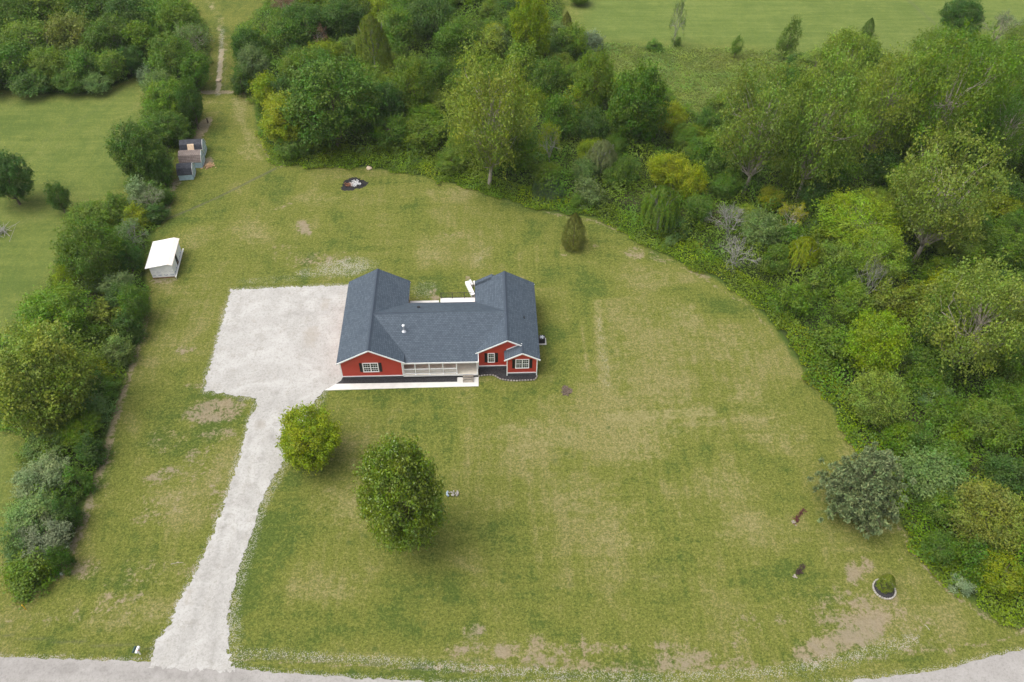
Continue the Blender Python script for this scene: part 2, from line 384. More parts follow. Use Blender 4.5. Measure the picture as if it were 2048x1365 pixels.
blob('dirt', 351, 365, 1, 2, 0, .6); blob('dirt', 330, 562, 2.2, .8, 0, .62); blob('dirt', 430, 185, 4.0, .8, 0, .85); blob('dirt', 1140, 1300, 8, .8, 0, .42); blob('dirt', 1370, 1310, 3, 1.2, 0, .5)
blob('dirt', 1080, 1330, 5, .6, 0, .45); blob('dirt', 960, 1325, 5, .7, 0, .4); blob('dirt', 560, 415, 2.4, .6, 30, .42); blob('dirt', 1490, 1250, 2, 2, 0, .38)
streak('dirt', [(292, 600), (285, 660), (262, 728), (240, 800), (214, 895), (186, 980), (154, 1075), (118, 1150)], 1.0, .68)
streak('dirt', [(345, 372), (338, 400), (330, 432)], 1.2, .6)
streak('dirt', [(1090, 424), (1135, 434), (1192, 443), (1235, 462)], .55, .62); streak('dirt', [(1290, 500), (1340, 520), (1430, 572), (1500, 615), (1545, 668)], .5, .5)
streak('dirt', [(1795, 1050), (1830, 1110), (1870, 1160), (1930, 1208), (1990, 1245), (2060, 1262)], .6, .55); streak('dirt', [(520, 290), (545, 322), (562, 336)], .7, .5)
streak('dirt', [(0, 1310), (150, 1316), (300, 1318)], .35, .5); streak('dirt', [(470, 1318), (700, 1332), (1000, 1342), (1300, 1340), (1700, 1320), (1900, 1300), (2048, 1270)], .35, .55)
# dry and yellowed grass
area('dry', pts([(1188, 595), (1365, 595), (1380, 690), (1400, 820), (1205, 822), (1195, 700)]), 1.2, .48)
streak('dry', [(1195, 605), (1200, 680), (1208, 770)], 1.3, .6); streak('dry', [(1200, 602), (1290, 600), (1365, 598)], 1.6, .3); streak('speck', [(1200, 640), (1203, 690), (1212, 750), (1215, 772)], 1.0, .40); blob('speck', 1350, 625, 2.5, 1.5, 0, .3); streak('dry', [(1040, 500), (1045, 600)], 1.2, .3)
for q in [(905, 480, 5, 1.5), (860, 510, 3, 3), (960, 520, 2, 3), (1300, 560, 6, 3), (640, 400, 5, 2), (1100, 870, 7, 3), (1300, 860, 9, 2), (1280, 900, 5, 3), (700, 1010, 5, 3), (640, 1180, 5, 2),
          (1450, 980, 4, 4), (1500, 1060, 5, 3), (1150, 1000, 4, 3), (1220, 1060, 3, 5), (1560, 870, 4, 3), (350, 1000, 5, 3), (300, 1230, 8, 2), (450, 950, 3, 4), (500, 470, 3, 4), (380, 480, 3, 3),
          (900, 385, 8, 2), (1370, 640, 3, 4), (480, 215, 1.2, 6), (495, 300, 2, 4), (1480, 700, 5, 5), (1050, 900, 3, 3), (1700, 1000, 3, 2), (1850, 1240, 5, 2), (1000, 1310, 12, 1.5), (1500, 800, 4, 4)]:
    blob('dry', q[0], q[1], q[2], q[3], 0, .55, .8)
streak('dry', [(470, 200), (490, 260), (520, 320)], 1.2, .6); streak('dry', [(1000, 855), (1300, 855), (1560, 835)], .7, .6); streak('dry', [(1080, 905), (1110, 985)], .6, .5)
streak('dry', [(1320, 950), (1370, 1050)], .7, .4); streak('dry', [(1045, 850), (1060, 1000), (1080, 1140)], .6, .45); streak('dry', [(1165, 640), (1172, 740)], .4, .6); streak('dry', [(1220, 835), (1420, 825)], 1.5, .7); streak('dry', [(1385, 610), (1388, 720)], .8, .6); streak('lush', [(1128, 910), (1132, 1010)], .4, 1); streak('lush', [(955, 1186), (1110, 1194)], .5, 1); streak('lush', [(580, 1152), (700, 1168), (850, 1178)], .4, .8); streak('lush', [(1240, 660), (1248, 790)], .5, 1); streak('lush', [(1445, 965), (1460, 1010)], .3, 1); streak('lush', [(1150, 852), (1400, 868)], .35, .9); streak('dry', [(300, 200), (200, 255), (60, 320)], 1.5, .4)
for q in [(330, 880, 3, 2, .42), (400, 930, 3, 3, .42), (300, 1130, 4, 1, .42), (200, 1230, 6, 1, .4), (60, 1240, 5, .8, .35), (430, 1000, 1.5, 3, .45), (380, 1150, 1.5, 2, .4), (950, 1262, 1.2, .7, .7), (1015, 1302, 1.6, .8, .8), (930, 1300, 2.5, .8, .65), (1075, 1285, 1.0, .9, .75), (1085, 1318, 3, .8, .7), (1168, 1292, .6, 1.4, .7), (1160, 1332, 2.5, .5, .65), (1250, 1332, 3, .6, .5), (1325, 1292, .8, .6, .8), (1345, 1325, 2.2, 1.2, .75), (1400, 1318, 1.8, 1.2, .7), (1480, 1325, 2, 1, .55), (1470, 1285, .7, .7, .6), (1565, 1240, 1, .8, .55), (1620, 1310, 2, .9, .7), (1760, 1200, 4, 2.2, .42), (1690, 1200, 1.4, 1.6, .6), (1830, 1250, 3, 1.2, .42),
          (890, 470, 3, 1, .35), (560, 500, 3, 2, .35), (330, 1010, 3, 2, .4), (270, 1150, 3, 2, .36), (1590, 1200, 2, 1, .3), (1790, 1100, 2, 2, .3), (640, 520, 6, 2, .5), (1660, 1240, 3, 3, .5), (1830, 1290, 5, 1, .45), (215, 950, .8, 4, .4)]:
    blob('dirt', q[0], q[1], q[2], q[3], 0, q[4], .8)
# lush strips
for q in [(760, 800, 14, 2.0), (700, 840, 8, 2), (1000, 800, 6, 2), (560, 1040, 2, 8), (520, 1100, 1.5, 6), (690, 1060, 6, 2), (450, 240, 1.5, 9), (430, 320, 2, 5), (860, 560, 2, 3), (1220, 690, 1, 5), (1235, 750, 1, 4),
          (1130, 920, 1, 5), (900, 1160, 9, 1), (1050, 1190, 10, .8), (1110, 720, 1.5, 6), (1100, 540, 1, 6), (250, 1270, 14, 1.6), (800, 1345, 22, .9), (700, 1270, 10, 2), (1650, 990, 3, 2),
          (60, 480, 14, 14), (100, 420, 8, 14), (140, 330, 16, 9), (60, 230, 20, 6), (220, 400, 6, 10), (10, 600, 8, 12), (420, 280, 3, 10), (1000, 700, 3, 8)]:
    blob('lush', q[0], q[1], q[2], q[3], 0, .7, .8)
# stony places, ditches, worn ground
blob('speck', 690, 535, 4.5, 2.2, 5, .75); blob('speck', 630, 545, 3.5, 1.3, 5, .6); blob('speck', 850, 580, 2.2, 2.2, 0, .5); blob('speck', 965, 510, 1.5, 3, 0, .35); blob('speck', 540, 560, 6, .9, 3, .45)
blob('speck', 1640, 1330, 9, 1.0, 8, .45); blob('speck', 1750, 1300, 6, 1.2, 18, .4); blob('speck', 370, 690, 1.6, 1.6, 0, .3); blob('speck', 890, 760, 3, 3, 0, .2)
DR = PAD
dpad = dist_line(X, Y, PAD, True); A['speck'] = np.maximum(A['speck'], .72*(1-sstep(dpad, .1, 1.0)))
streak('speck', [(640, 795), (560, 940), (520, 1020), (490, 1120), (468, 1200), (470, 1330)], 1.3, .62); streak('speck', [(516, 800), (500, 860), (485, 900), (460, 985)], 1.2, .7)
droad = dist_line(X, Y, ROAD, True); A['speck'] = np.maximum(A['speck'], .7*(1-sstep(droad, .1, .8)))
streak('speck', [(445, 60), (441, 110), (437, 165), (436, 190)], .8, .75); streak('speck', [(452, 100), (449, 175)], .4, .5)
streak('dark', [(335, 438), (380, 420), (430, 398), (470, 378), (510, 358), (552, 337)], .38, .8); streak('dark', [(437, 195), (440, 238)], .22, .4)
streak('dark', [(1805, -10), (1885, 62)], 1.0, .45); streak('dark', [(280, 140), (220, 205), (150, 245), (60, 300), (20, 320)], .5, .35); streak('dark', [(480, 520), (350, 560)], .1, .2)
streak('dark', [(0, 1270), (60, 1278), (200, 1290), (320, 1296)], .35, .55); streak('dark', [(475, 1304), (640, 1316), (850, 1328)], .35, .45); streak('speck', [(478, 1306), (640, 1315), (800, 1324), (900, 1334), (1000, 1341), (1200, 1351), (1330, 1355), (1450, 1352), (1560, 1343), (1650, 1328), (1740, 1305), (1830, 1280)], .95, .62); streak('sand', [(480, 1306), (800, 1324), (1000, 1342), (1200, 1352), (1450, 1352), (1600, 1338)], .5, .30); streak('dark', [(480, 1312), (800, 1332), (1000, 1349), (1230, 1360)], .22, .6)
blob('dark', 1310, 1150, 3.4, 1.6, 0, .28, .7); blob('dark', 565, 407, 3, 1, 20, .25, .7); blob('dark', 480, 800, .4, .4)
streak('sand', [(370, -30), (420, 6), (440, 40), (447, 100)], 1.8, .42); streak('sand', [(443, 100), (438, 168), (436, 184)], .7, 1.0); streak('sand', [(1745, 0), (1850, 60), (1900, 90)], 1.0, .0)
area('field', pts([(1130, -400), (1150, 60), (1200, 88), (1480, 98), (1640, 120), (1900, 115), (2100, 95), (3000, 95), (4000, -400)]), 5)
area('field', MEADOW, 1.5, .5); area('field', pts([(-400, 190), (0, 190), (230, 180), (285, 150), (290, 215), (262, 350), (200, 430), (130, 520), (50, 640), (0, 720), (0, 860), (40, 900), (20, 1100), (-400, 1150)]), 2.5, .6)
for k in A: A[k] = np.clip(A[k], 0, 1)
Z = (vnoise(X, Y, .08, 3)-.5)*.10*(1-np.clip(A['wood'], 0, 1))
near = np.minimum(dist_line(X, Y, PAD, True)*np.where(inside(X, Y, PAD), 0, 1), dist_line(X, Y, ROAD, True)*np.where(inside(X, Y, ROAD), 0, 1))
hx = np.maximum(np.maximum(-2-X, X-27), np.maximum(-4-Y, Y-18))
Z = Z*sstep(near, .3, 4)*sstep(hx, 0, 4)-.0
me = bpy.data.meshes.new('lawn'); nx_, ny_ = len(gx), len(gy)
me.vertices.add(nx_*ny_); me.vertices.foreach_set('co', np.stack([X, Y, Z], 1).reshape(-1).astype(np.float32))
ii = (np.arange(ny_-1)[:, None]*nx_+np.arange(nx_-1)[None, :]).ravel()
Q = np.stack([ii, ii+1, ii+nx_+1, ii+nx_], 1).astype(np.int32); nq = len(Q)
me.loops.add(nq*4); me.loops.foreach_set('vertex_index', Q.ravel()); me.polygons.add(nq)
me.polygons.foreach_set('loop_start', np.arange(0, nq*4, 4, dtype=np.int32)); me.polygons.foreach_set('loop_total', np.full(nq, 4, np.int32))
me.update(calc_edges=True); me.polygons.foreach_set('use_smooth', [True]*nq)
for nm, ks in (('g1', ('dirt', 'dry', 'lush', 'wood')), ('g2', ('speck', 'field', 'dark', 'sand'))):
    for q, pair in ((0, ks[:3]), (1, ks[3:])):
        ca = me.color_attributes.new(nm+'ab'[q], 'FLOAT_COLOR', 'POINT'); c = np.zeros((len(X), 4), np.float32); c[:, 3] = 1
        for j, k in enumerate(pair): c[:, j] = A[k]
        ca.data.foreach_set('color', c.ravel())
def lawn_mat():
    m_, t, b = nodes('mown_grass'); N = NT(t); v = N.coord()
    def sep(nm):
        s_ = N.n('ShaderNodeSeparateColor'); t.links.new(N.attr(nm).outputs['Color'], s_.inputs[0]); return s_.outputs
    a = sep('g1a'); wd = sep('g1b')[0]; g = sep('g2a'); sand = sep('g2b')[0]
    dirt, dry, lush = a[0], a[1], a[2]; speck, field, dark = g[0], g[1], g[2]
    n1 = N.noise(v, .045, 4, .6); n2 = N.noise(v, .22, 5, .65, .6); n3 = N.noise(v, .9, 6, .75, .3); n4 = N.noise(v, 3.0, 5, .8); n5 = N.noise(v, 5.5, 3, .8); n6 = N.noise(v, .1, 6, .7, 1.0)
    sx = N.noise(N.coord((.07, .9, 1), .03), 1.0, 3, .5, .8); sy = N.noise(N.coord((.8, .09, 1), .09), 1.0, 3, .5, .8)
    mow = N.math('ADD', N.math('MULTIPLY', sx, .5), N.math('MULTIPLY', sy, .5))
    k = N.math('ADD', N.math('MULTIPLY', n1, .55), N.math('MULTIPLY', n2, .45))
    k = N.math('ADD', k, N.math('MULTIPLY', N.math('SUBTRACT', mow, .5), .55))
    k = N.math('ADD', k, N.math('MULTIPLY', N.math('SUBTRACT', n3, .5), .45))
    k = N.math('ADD', k, N.math('MULTIPLY', N.math('SUBTRACT', n6, .5), 1.1)); k = N.math('ADD', k, N.math('MULTIPLY', N.math('SUBTRACT', n4, .5), .45)); k = N.math('ADD', k, N.math('MULTIPLY', dry, .28)); k = N.math('SUBTRACT', k, N.math('MULTIPLY', lush, .13))
    # mowing passes: faint bands both ways, each showing only in places
    def bands(direction, seed_scale, rot):
        o_ = N.n('ShaderNodeTexWave'); o_.wave_type = 'BANDS'; o_.bands_direction = direction; t.links.new(N.coord((1, 1, 1), rot), o_.inputs['Vector'])
        o_.inputs['Scale'].default_value = .27; o_.inputs['Distortion'].default_value = 3.0; o_.inputs['Detail'].default_value = 3; o_.inputs['Detail Scale'].default_value = .5
        return N.math('MULTIPLY', N.math('SUBTRACT', o_.outputs['Fac'], .5), N.step(N.noise(v, seed_scale, 2), .46, .62))
    k = N.math('ADD', k, N.math('MULTIPLY', bands('X', .035, .04), .075)); k = N.math('ADD', k, N.math('MULTIPLY', bands('Y', .047, .06), .05))
    c = N.mix(N.step(k, .26, .54), (.076, .106, .019), (.132, .145, .028))
    c = N.mix(N.step(k, .50, .86), c, (.188, .176, .062))
    # blade-scale light and dark
    c = N.mix(N.math('MULTIPLY', N.step(n4, .47, .59), .85), c, N.mix(1.0, c, (1.5, 1.42, 1.6), 'MULTIPLY'))
    c = N.mix(N.math('MULTIPLY', N.step(n5, .48, .58), .85), c, N.mix(1.0, c, (.55, .64, .55), 'MULTIPLY'))
    c = N.mix(N.math('MULTIPLY', N.step(N.math('ADD', n3, N.math('MULTIPLY', lush, .1)), .60, .74), .30), c, (.068, .102, .018))
    tf = N.math('MULTIPLY', N.math('MULTIPLY', N.step(N.vor(v, .75, 'F1', 'Distance'), .30, .12), N.step(n2, .42, .55)), N.step(N.math('ADD', lush, .12), .1, .5))
    c = N.mix(N.math('MULTIPLY', tf, .55), c, (.045, .085, .016))
    # dry thatch flecks
    dt = N.math('ADD', N.math('MULTIPLY', dry, .34), N.math('ADD', N.math('MULTIPLY', n3, .45), N.math('MULTIPLY', n4, .40)))
    c = N.mix(N.math('MULTIPLY', N.step(dt, .56, .74), .55), c, (.27, .245, .115))
    # far field: mown hay, lighter with yellow flowers
    fc = N.mix(N.step(N.math('ADD', N.math('MULTIPLY', sx, .6), N.math('MULTIPLY', n2, .4)), .30, .75), (.110, .155, .034), (.165, .205, .052))
    fc = N.mix(N.step(N.math('ADD', N.math('MULTIPLY', n6, .5), N.math('MULTIPLY', n3, .5)), .42, .62), N.mix(1.0, fc, (.78, .84, .8), 'MULTIPLY'), fc)
    fc = N.mix(N.math('MULTIPLY', N.step(n4, .52, .68), .5), fc, (.23, .24, .04))
    fc = N.mix(N.math('MULTIPLY', N.step(n5, .60, .75), .35), fc, (.34, .36, .26))
    c = N.mix(field, c, fc)
    # bare soil with ragged edge
    dd = N.math('ADD', dirt, N.math('ADD', N.math('MULTIPLY', N.math('SUBTRACT', n3, .5), 1.9), N.math('MULTIPLY', N.math('SUBTRACT', n4, .5), 1.4)))
    soil = N.mix(N.step(n4, .35, .65), (.20, .155, .095), (.30, .245, .165)); soil = N.mix(N.step(n2, .4, .65), soil, (.26, .215, .155))
    c = N.mix(N.math('MULTIPLY', N.math('MULTIPLY', N.step(dd, .38, .80), N.step(dirt, .02, .25)), .85), c, soil)
    sd = N.math('ADD', sand, N.math('MULTIPLY', N.math('SUBTRACT', n3, .5), 1.3))
    c = N.mix(N.math('MULTIPLY', N.step(N.math('MULTIPLY', sd, N.step(sand, .05, .3)), .35, .75), .85), c, (.36, .30, .19))
    # damp ditches
    dk = N.math('MULTIPLY', dark, N.step(N.math('ADD', dark, N.math('SUBTRACT', n3, .5)), .1, .7))
    c = N.mix(N.math('MULTIPLY', dk, .8), c, N.mix(n4, (.05, .058, .03), (.15, .145, .105)))
    # loose white stones
    vc = N.vor(v, 8.5, 'F1', 'Distance'); sp = N.math('ADD', N.math('MULTIPLY', speck, .8), N.math('MULTIPLY', N.math('SUBTRACT', n3, .5), .9))
    st = N.math('MULTIPLY', N.step(N.math('SUBTRACT', sp, vc), .0, .18), N.step(speck, .03, .2))
    c = N.mix(N.math('MULTIPLY', st, .52), c, N.mix(n5, (.34, .32, .28), (.50, .49, .46)))
    # litter under trees
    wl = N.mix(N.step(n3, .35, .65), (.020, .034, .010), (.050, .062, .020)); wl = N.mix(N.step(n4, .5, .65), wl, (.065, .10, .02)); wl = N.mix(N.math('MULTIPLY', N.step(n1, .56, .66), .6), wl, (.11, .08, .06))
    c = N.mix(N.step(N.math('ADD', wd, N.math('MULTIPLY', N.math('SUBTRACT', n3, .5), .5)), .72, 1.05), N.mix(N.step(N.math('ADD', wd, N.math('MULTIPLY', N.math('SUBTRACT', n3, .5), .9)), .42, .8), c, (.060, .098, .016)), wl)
    # scattered clover / dandelion heads
    fl = N.math('MULTIPLY', N.step(N.vor(v, 1.6, 'F1', 'Distance'), .09, .04), N.step(n2, .5, .62))
    c = N.mix(N.math('MULTIPLY', fl, .5), c, (.40, .42, .28))
    t.links.new(c, b.inputs['Base Color']); b.inputs['Roughness'].default_value = .95; b.inputs['Specular IOR Level'].default_value = .1
    h = N.math('ADD', n4, N.math('MULTIPLY', n5, .7)); N.bump(h, .9, .16, b); return m_
me.materials.append(lawn_mat())
lawn = bpy.data.objects.new('lawn', me); COL.objects.link(lawn); tag(lawn, kind='structure')

# ------------------------------------------------------------------ gravel sheets with ragged edges
def ragged(poly, step=.3, amp=.16, seed=1):
    r = random.Random(seed); out = []
    for i in range(len(poly)):
        a, b = poly[i], poly[(i+1) % len(poly)]; L = math.dist(a, b); n = max(1, int(L/step))
        for k in range(n):
            f = k/n; out.append((a[0]+(b[0]-a[0])*f+r.uniform(-amp, amp), a[1]+(b[1]-a[1])*f+r.uniform(-amp, amp)))
    return out
def sheet(name, poly, z, mat, step=.3, amp=.16, stains=(), tracks=()):
    po = ragged(poly, step, amp)
    xs = [p[0] for p in po]; ys = [p[1] for p in po]
    st_ = .6 if stains else 2.0; gx_, gy_ = np.meshgrid(np.arange(min(xs), max(xs), st_), np.arange(min(ys), max(ys), st_)); gx_, gy_ = gx_.ravel(), gy_.ravel()
    ok = inside(gx_, gy_, po) & (dist_line(gx_, gy_, po, True) > st_*.4); n = len(po)
    co2 = [Vector(p) for p in po]+[Vector((a, b)) for a, b in zip(gx_[ok], gy_[ok])]
    ov, oe, of, *_ = delaunay_2d_cdt(co2, [(k, (k+1) % n) for k in range(n)], [], 1, 1e-4)
    cc = np.array([[sum(ov[k].x for k in f)/len(f), sum(ov[k].y for k in f)/len(f)] for f in of]); keep = inside(cc[:, 0], cc[:, 1], po); of = [f for f, q_ in zip(of, keep) if q_]
    me = bpy.data.meshes.new(name); me.from_pydata([(v.x, v.y, z) for v in ov], [], of); me.update()
    if len(me.polygons) and me.polygons[0].normal.z < 0: me.flip_normals()
    co = np.zeros(len(me.vertices)*3); me.vertices.foreach_get('co', co); co = co.reshape(-1, 3)
    ca = me.color_attributes.new('stain', 'FLOAT_COLOR', 'POINT'); c = np.zeros((len(co), 4), np.float32); c[:, 3] = 1
    for (px, py, rx, ry, s) in stains:
        x0, y0 = at(px, py); c[:, 0] = np.maximum(c[:, 0], s*(1-sstep(np.hypot((co[:, 0]-x0)/rx, (co[:, 1]-y0)/ry), .4, 1.2)))
    for ln, wd in tracks:
        c[:, 1] = np.maximum(c[:, 1], 1-sstep(dist_line(co[:, 0], co[:, 1], pts(ln)), wd*.4, wd))
    ca.data.foreach_set('color', c.ravel()); me.materials.append(mat)
    o = bpy.data.objects.new(name, me); COL.objects.link(o); return tag(o, kind='structure')
sheet('road', ROAD, .030, M['roadgravel'], .5, .12, [(200, 1345, 8, .6, .3)], [([(0, 1335), (300, 1345), (500, 1358)], .8)])
sheet('driveway', PAD, .038, M['gravel'], .20, .22,
      [(650, 610, 1.0, 1.6, .8), (622, 672, 1.4, 2.4, .85), (620, 695, 1.4, .8, .6), (476, 612, 1.6, .6, .5), (519, 850, 1.0, 1.3, .8), (495, 600, 4, .8, .3), (455, 700, 1.4, .6, .5), (500, 690, .7, .5, .7),
       (493, 645, .5, .25, 1), (505, 644, .4, .25, 1), (487, 698, .3, .25, 1), (420, 770, 2, .6, .5), (378, 1195, .5, 1.2, .8), (372, 1170, .5, 2.0, .4), (590, 590, 3, 1.0, .3)],
      [([(560, 780), (510, 860), (470, 970), (430, 1110), (390, 1230), (360, 1320)], .5), ([(590, 790), (540, 880), (505, 980), (465, 1110), (430, 1230), (425, 1325)], .5),
       ([(545, 655), (580, 630), (620, 628), (700, 620)], .35)])

# ------------------------------------------------------------------ the house
ZE, T = 3.15, .555
wL, yLb, xR0, xR1, yRf, yRb, xB0, yBf, yM, yMf, yMb = 7.835, 14.03, 16.1, 23.69, 1.24, 13.26, 19.5, .04, 6.02, -.04, 9.96
zL = ZE+T*wL/2; xr = (xR0+xR1)/2; zr = ZE+T*(xR1-xR0)/2; xb = (xB0+xR1)/2; zb = ZE+T*(xR1-xB0)/2; FL = .55; OV = .3
house = root('ranch_house', 'long red ranch house with slate blue roof, front porch and three white-trimmed gables', 'house', (12, 6, 0))
H0 = np.array([12, 6, 0])
def hb(mb, name, mat, parent=None, label=None, bevel=0):
    mb.v = [(x-12, y-6, z) for x, y, z in mb.v]
    o = mb.build(name, mat, parent or house, bevel)
    if label: o['label'] = label
    return o
TH = .16
r = MB()
r.slab([(0, 0, ZE), (wL/2, 0, zL), (wL/2, yLb, zL), (0, yLb, ZE)][::-1], TH)
r.slab([(wL/2, 0, zL), (wL, 0, ZE), (wL, yLb, ZE), (wL/2, yLb, zL)][::-1], TH)
ZM = 2.72; yMf = at(880, 725, ZM)[1]
zm = lambda y: ZM+(zL-.01-ZM)*(y-yMf)/(yM-yMf)
r.slab([(3.95, yM, zm(yM)), (xr, yM, zm(yM)), (xr, 1.7, zm(1.7)), (16.42, 1.7, zm(1.7)), (16.42, yMf, zm(yMf)), (7.6, yMf, zm(yMf)), (7.6, .6, zm(.6)), (3.95, .6, zm(.6))], TH)
r.slab([(3.95, yM, zm(yM)), (xr, yM, zm(yM)), (xr, yMb, ZE), (3.95, yMb, ZE)][::-1], TH)
r.slab([(xR0, yRf, ZE), (xr, yRf, zr), (xr, yRb, zr), (xR0, yRb, ZE)][::-1], TH)
r.slab([(xr, yRf, zr), (xb, yRf, zb), (xb, yBf, zb), (xR1, yBf, ZE), (xR1, yRb, ZE), (xr, yRb, zr)], TH)
r.slab([(xb, yBf, zb), (xb, 1.52, zb), (xB0, 1.52, ZE), (xB0, yBf, ZE)], TH)
xe = 18.25; ze2 = ZE+T*(xe-xR0); yE = at(947, 562.9, ZE)[1]
r.slab([(xR0, yRb-.5, ZE), (xe, yRb-.5, ze2), (xe, yE, ze2), (xR0, yE, ZE)][::-1], TH)
r.slab([(xe, yRb-.5, ze2), (xe+2.15, yRb-.5, ZE), (xe+2.15, yE, ZE), (xe, yE, ze2)][::-1], TH)
roof = hb(r, 'roof', M['roof'])
caps = MB()
def cap(a, b, wdt=.22, z=.035):
    a = np.array(a, float); b = np.array(b, float); d = unit(b-a); n = np.cross(d, [0, 0, 1]); n = unit(n)
    for s in (-1, 1):
        q = [a+[0, 0, z], b+[0, 0, z], b+n*s*wdt-[0, 0, wdt*T-z*.6], a+n*s*wdt-[0, 0, wdt*T-z*.6]]
        caps.add(q, [(0, 1, 2, 3)]); caps.add([p-[0, 0, .02] for p in q], [(3, 2, 1, 0)])
cap((wL/2, 0, zL), (wL/2, yLb, zL)); cap((xr, yRf, zr), (xr, yRb, zr)); cap((xb, yBf, zb), (xb, yRf, zb)); cap((4.1, yM, zL-.01), (xr-.1, yM, zr), .2, .03)
M['cap'] = simple('ridge_shingles', (.036, .050, .070), .8, .12, 5)
hb(caps, 'ridge_cap', M['cap'], roof)
# walls with gables
wl = MB()
def gable_wall(x0, x1, xm, y0, y1, ztop_e, zpk, za=FL):
    vs = [(x0, y0, za), (x1, y0, za), (x1, y0, ztop_e), (xm, y0, zpk), (x0, y0, ztop_e)]
    vs += [(x, y1, z) for x, _, z in vs]
    wl.add(vs, [(0, 1, 2, 3, 4), (9, 8, 7, 6, 5)]+[(k, 5+k, 5+(k+1) % 5, (k+1) % 5) for k in range(5)])
e = .10
gable_wall(OV, wL-OV, wL/2, OV, yLb-OV, ZE+T*OV-TH-e*.3, zL-TH-e*.3)
gable_wall(xR0+OV, xR1-OV, xr, yRf+OV, yRb-OV, ZE+T*OV-TH-.03, zr-TH-.03)
gable_wall(xB0+OV, xR1-OV-.003, xb, yBf+OV, yRf+OV+.3, ZE+T*OV-TH-.031, zb-TH-.031)
gable_wall(xR0+OV+.004, xe+1.85, xe, yRb-1, yE-OV, ZE+T*OV-TH-.032, ze2-TH-.032)
wl.box(wL-OV-.1, xR0+OV+.1, 2.3, yMb-OV, FL, 2.95)
hb(wl, 'wall', M['siding'])
fd = MB(); i_ = .04
fd.box(OV+i_, wL-OV-i_, OV+i_, yLb-OV-i_, -.1, FL); fd.box(xR0+OV+i_, xR1-OV-i_, yRf+OV+i_, yRb-OV-i_, -.1, FL-.002)
fd.box(xB0+OV+i_, xR1-OV-i_-.004, yBf+OV+i_, yRf+OV+.2, -.1, FL-.004); fd.box(wL-.2, xR0+.2, 2.34, yMb-OV-i_, -.1, FL-.006)
hb(fd, 'foundation', M['foundation'])
# rakes, eave fascia, corner boards, base trim
tr = MB()
def rake(x0, z0, x1, z1, y, hgt=.17): tr.bar((x0, y-.018, z0-.105), (x1, y-.018, z1-.105), .05, hgt)
rake(-.03, ZE, wL/2, zL+.01, 0); rake(wL+.03, ZE, wL/2, zL+.01, 0)
rake(xR0+.02, ZE, xr, zr+.01, yRf); rake(xb+.06, zb-.02, xr, zr+.01, yRf)
rake(xB0-.03, ZE, xb, zb+.01, yBf); rake(xR1+.03, ZE, xb, zb+.01, yBf)
tr.bar((xB0+.28, yRf+OV-.04, ZE+T*.3+.05), (xb, yRf+OV-.04, zb+.05), .05, .12)
tr.box(wL-.3, 16.45, yMf-.05, yMf-.003, ZM-.20, ZM-.01)       # porch fascia
tr.bar((16.45, yMf-.04, zm(yMf)-.10), (16.45, 1.56, zm(1.56)-.10), .05, .2)
for (x0, x1, y0, y1) in ((-.05, -.003, -.0, yLb, ), (xR1+.003, xR1+.05, yBf, yRb)): tr.box(x0+(.06 if x0 < 1 else -.06), x1+(.06 if x0 < 1 else -.06), y0, y1, ZE-.30, ZE-TH-.01)
tr.box(wL-.06, wL-.01, yMb, yLb, ZE-.30, ZE-TH-.01); tr.box(xR0+.01, xR0+.06, yMb, yE, ZE-.30, ZE-TH-.01); tr.box(wL+.04, xR0-.04, yMb-.06, yMb-.01, ZE-.30, ZE-TH-.01)
rk = lambda x0, z0, x1, z1, y: tr.bar((x0, y-.05, z0-.29), (x1, y-.05, z1-.29), .05, .17)
rk(-.03, ZE, wL/2, zL+.01, yLb); rk(wL+.03, ZE, wL/2, zL+.01, yLb); rk(xr, zr+.01, xR1+.03, ZE, yRb)
hb(tr, 'roof_trim', M['trim'], roof)
sf = MB(); sf.box(wL-.2, 16.40, yMf+.01, 2.29, ZM-TH-.12, ZM-TH-.04); hb(sf, 'porch_ceiling', M['trim'])
ct = MB()
def corner(x, y, z0=FL-.12, z1=ZE+.0):
    c_ = MB(); c_.box(x-.06, x+.06, y-.03, y+.09, z0, z1); hb(c_, 'corner_board', M['trim'])
corner(OV+.03, OV-.0); corner(wL-OV-.03, OV-.0); corner(xB0+OV+.03, yBf+OV, .0); corner(xR1-OV-.03, yBf+OV, 0); corner(xR0+OV+.03, yRf+OV, .1, 3.1)
ct.box(OV, wL-OV, OV-.035, OV-.003, FL-.07, FL+.08); hb(ct, 'base_trim', M['trim']); ct = MB()
ct.box(xR0+OV+.1, xB0+OV, yRf+OV-.035, yRf+OV-.003, FL-.07, FL+.08); hb(ct, 'base_trim', M['trim']); ct = MB()
ct.box(xB0+OV+.1, xR1-OV-.1, yBf+OV-.035, yBf+OV-.003, FL-.07, FL+.08)
hb(ct, 'base_trim', M['trim'])
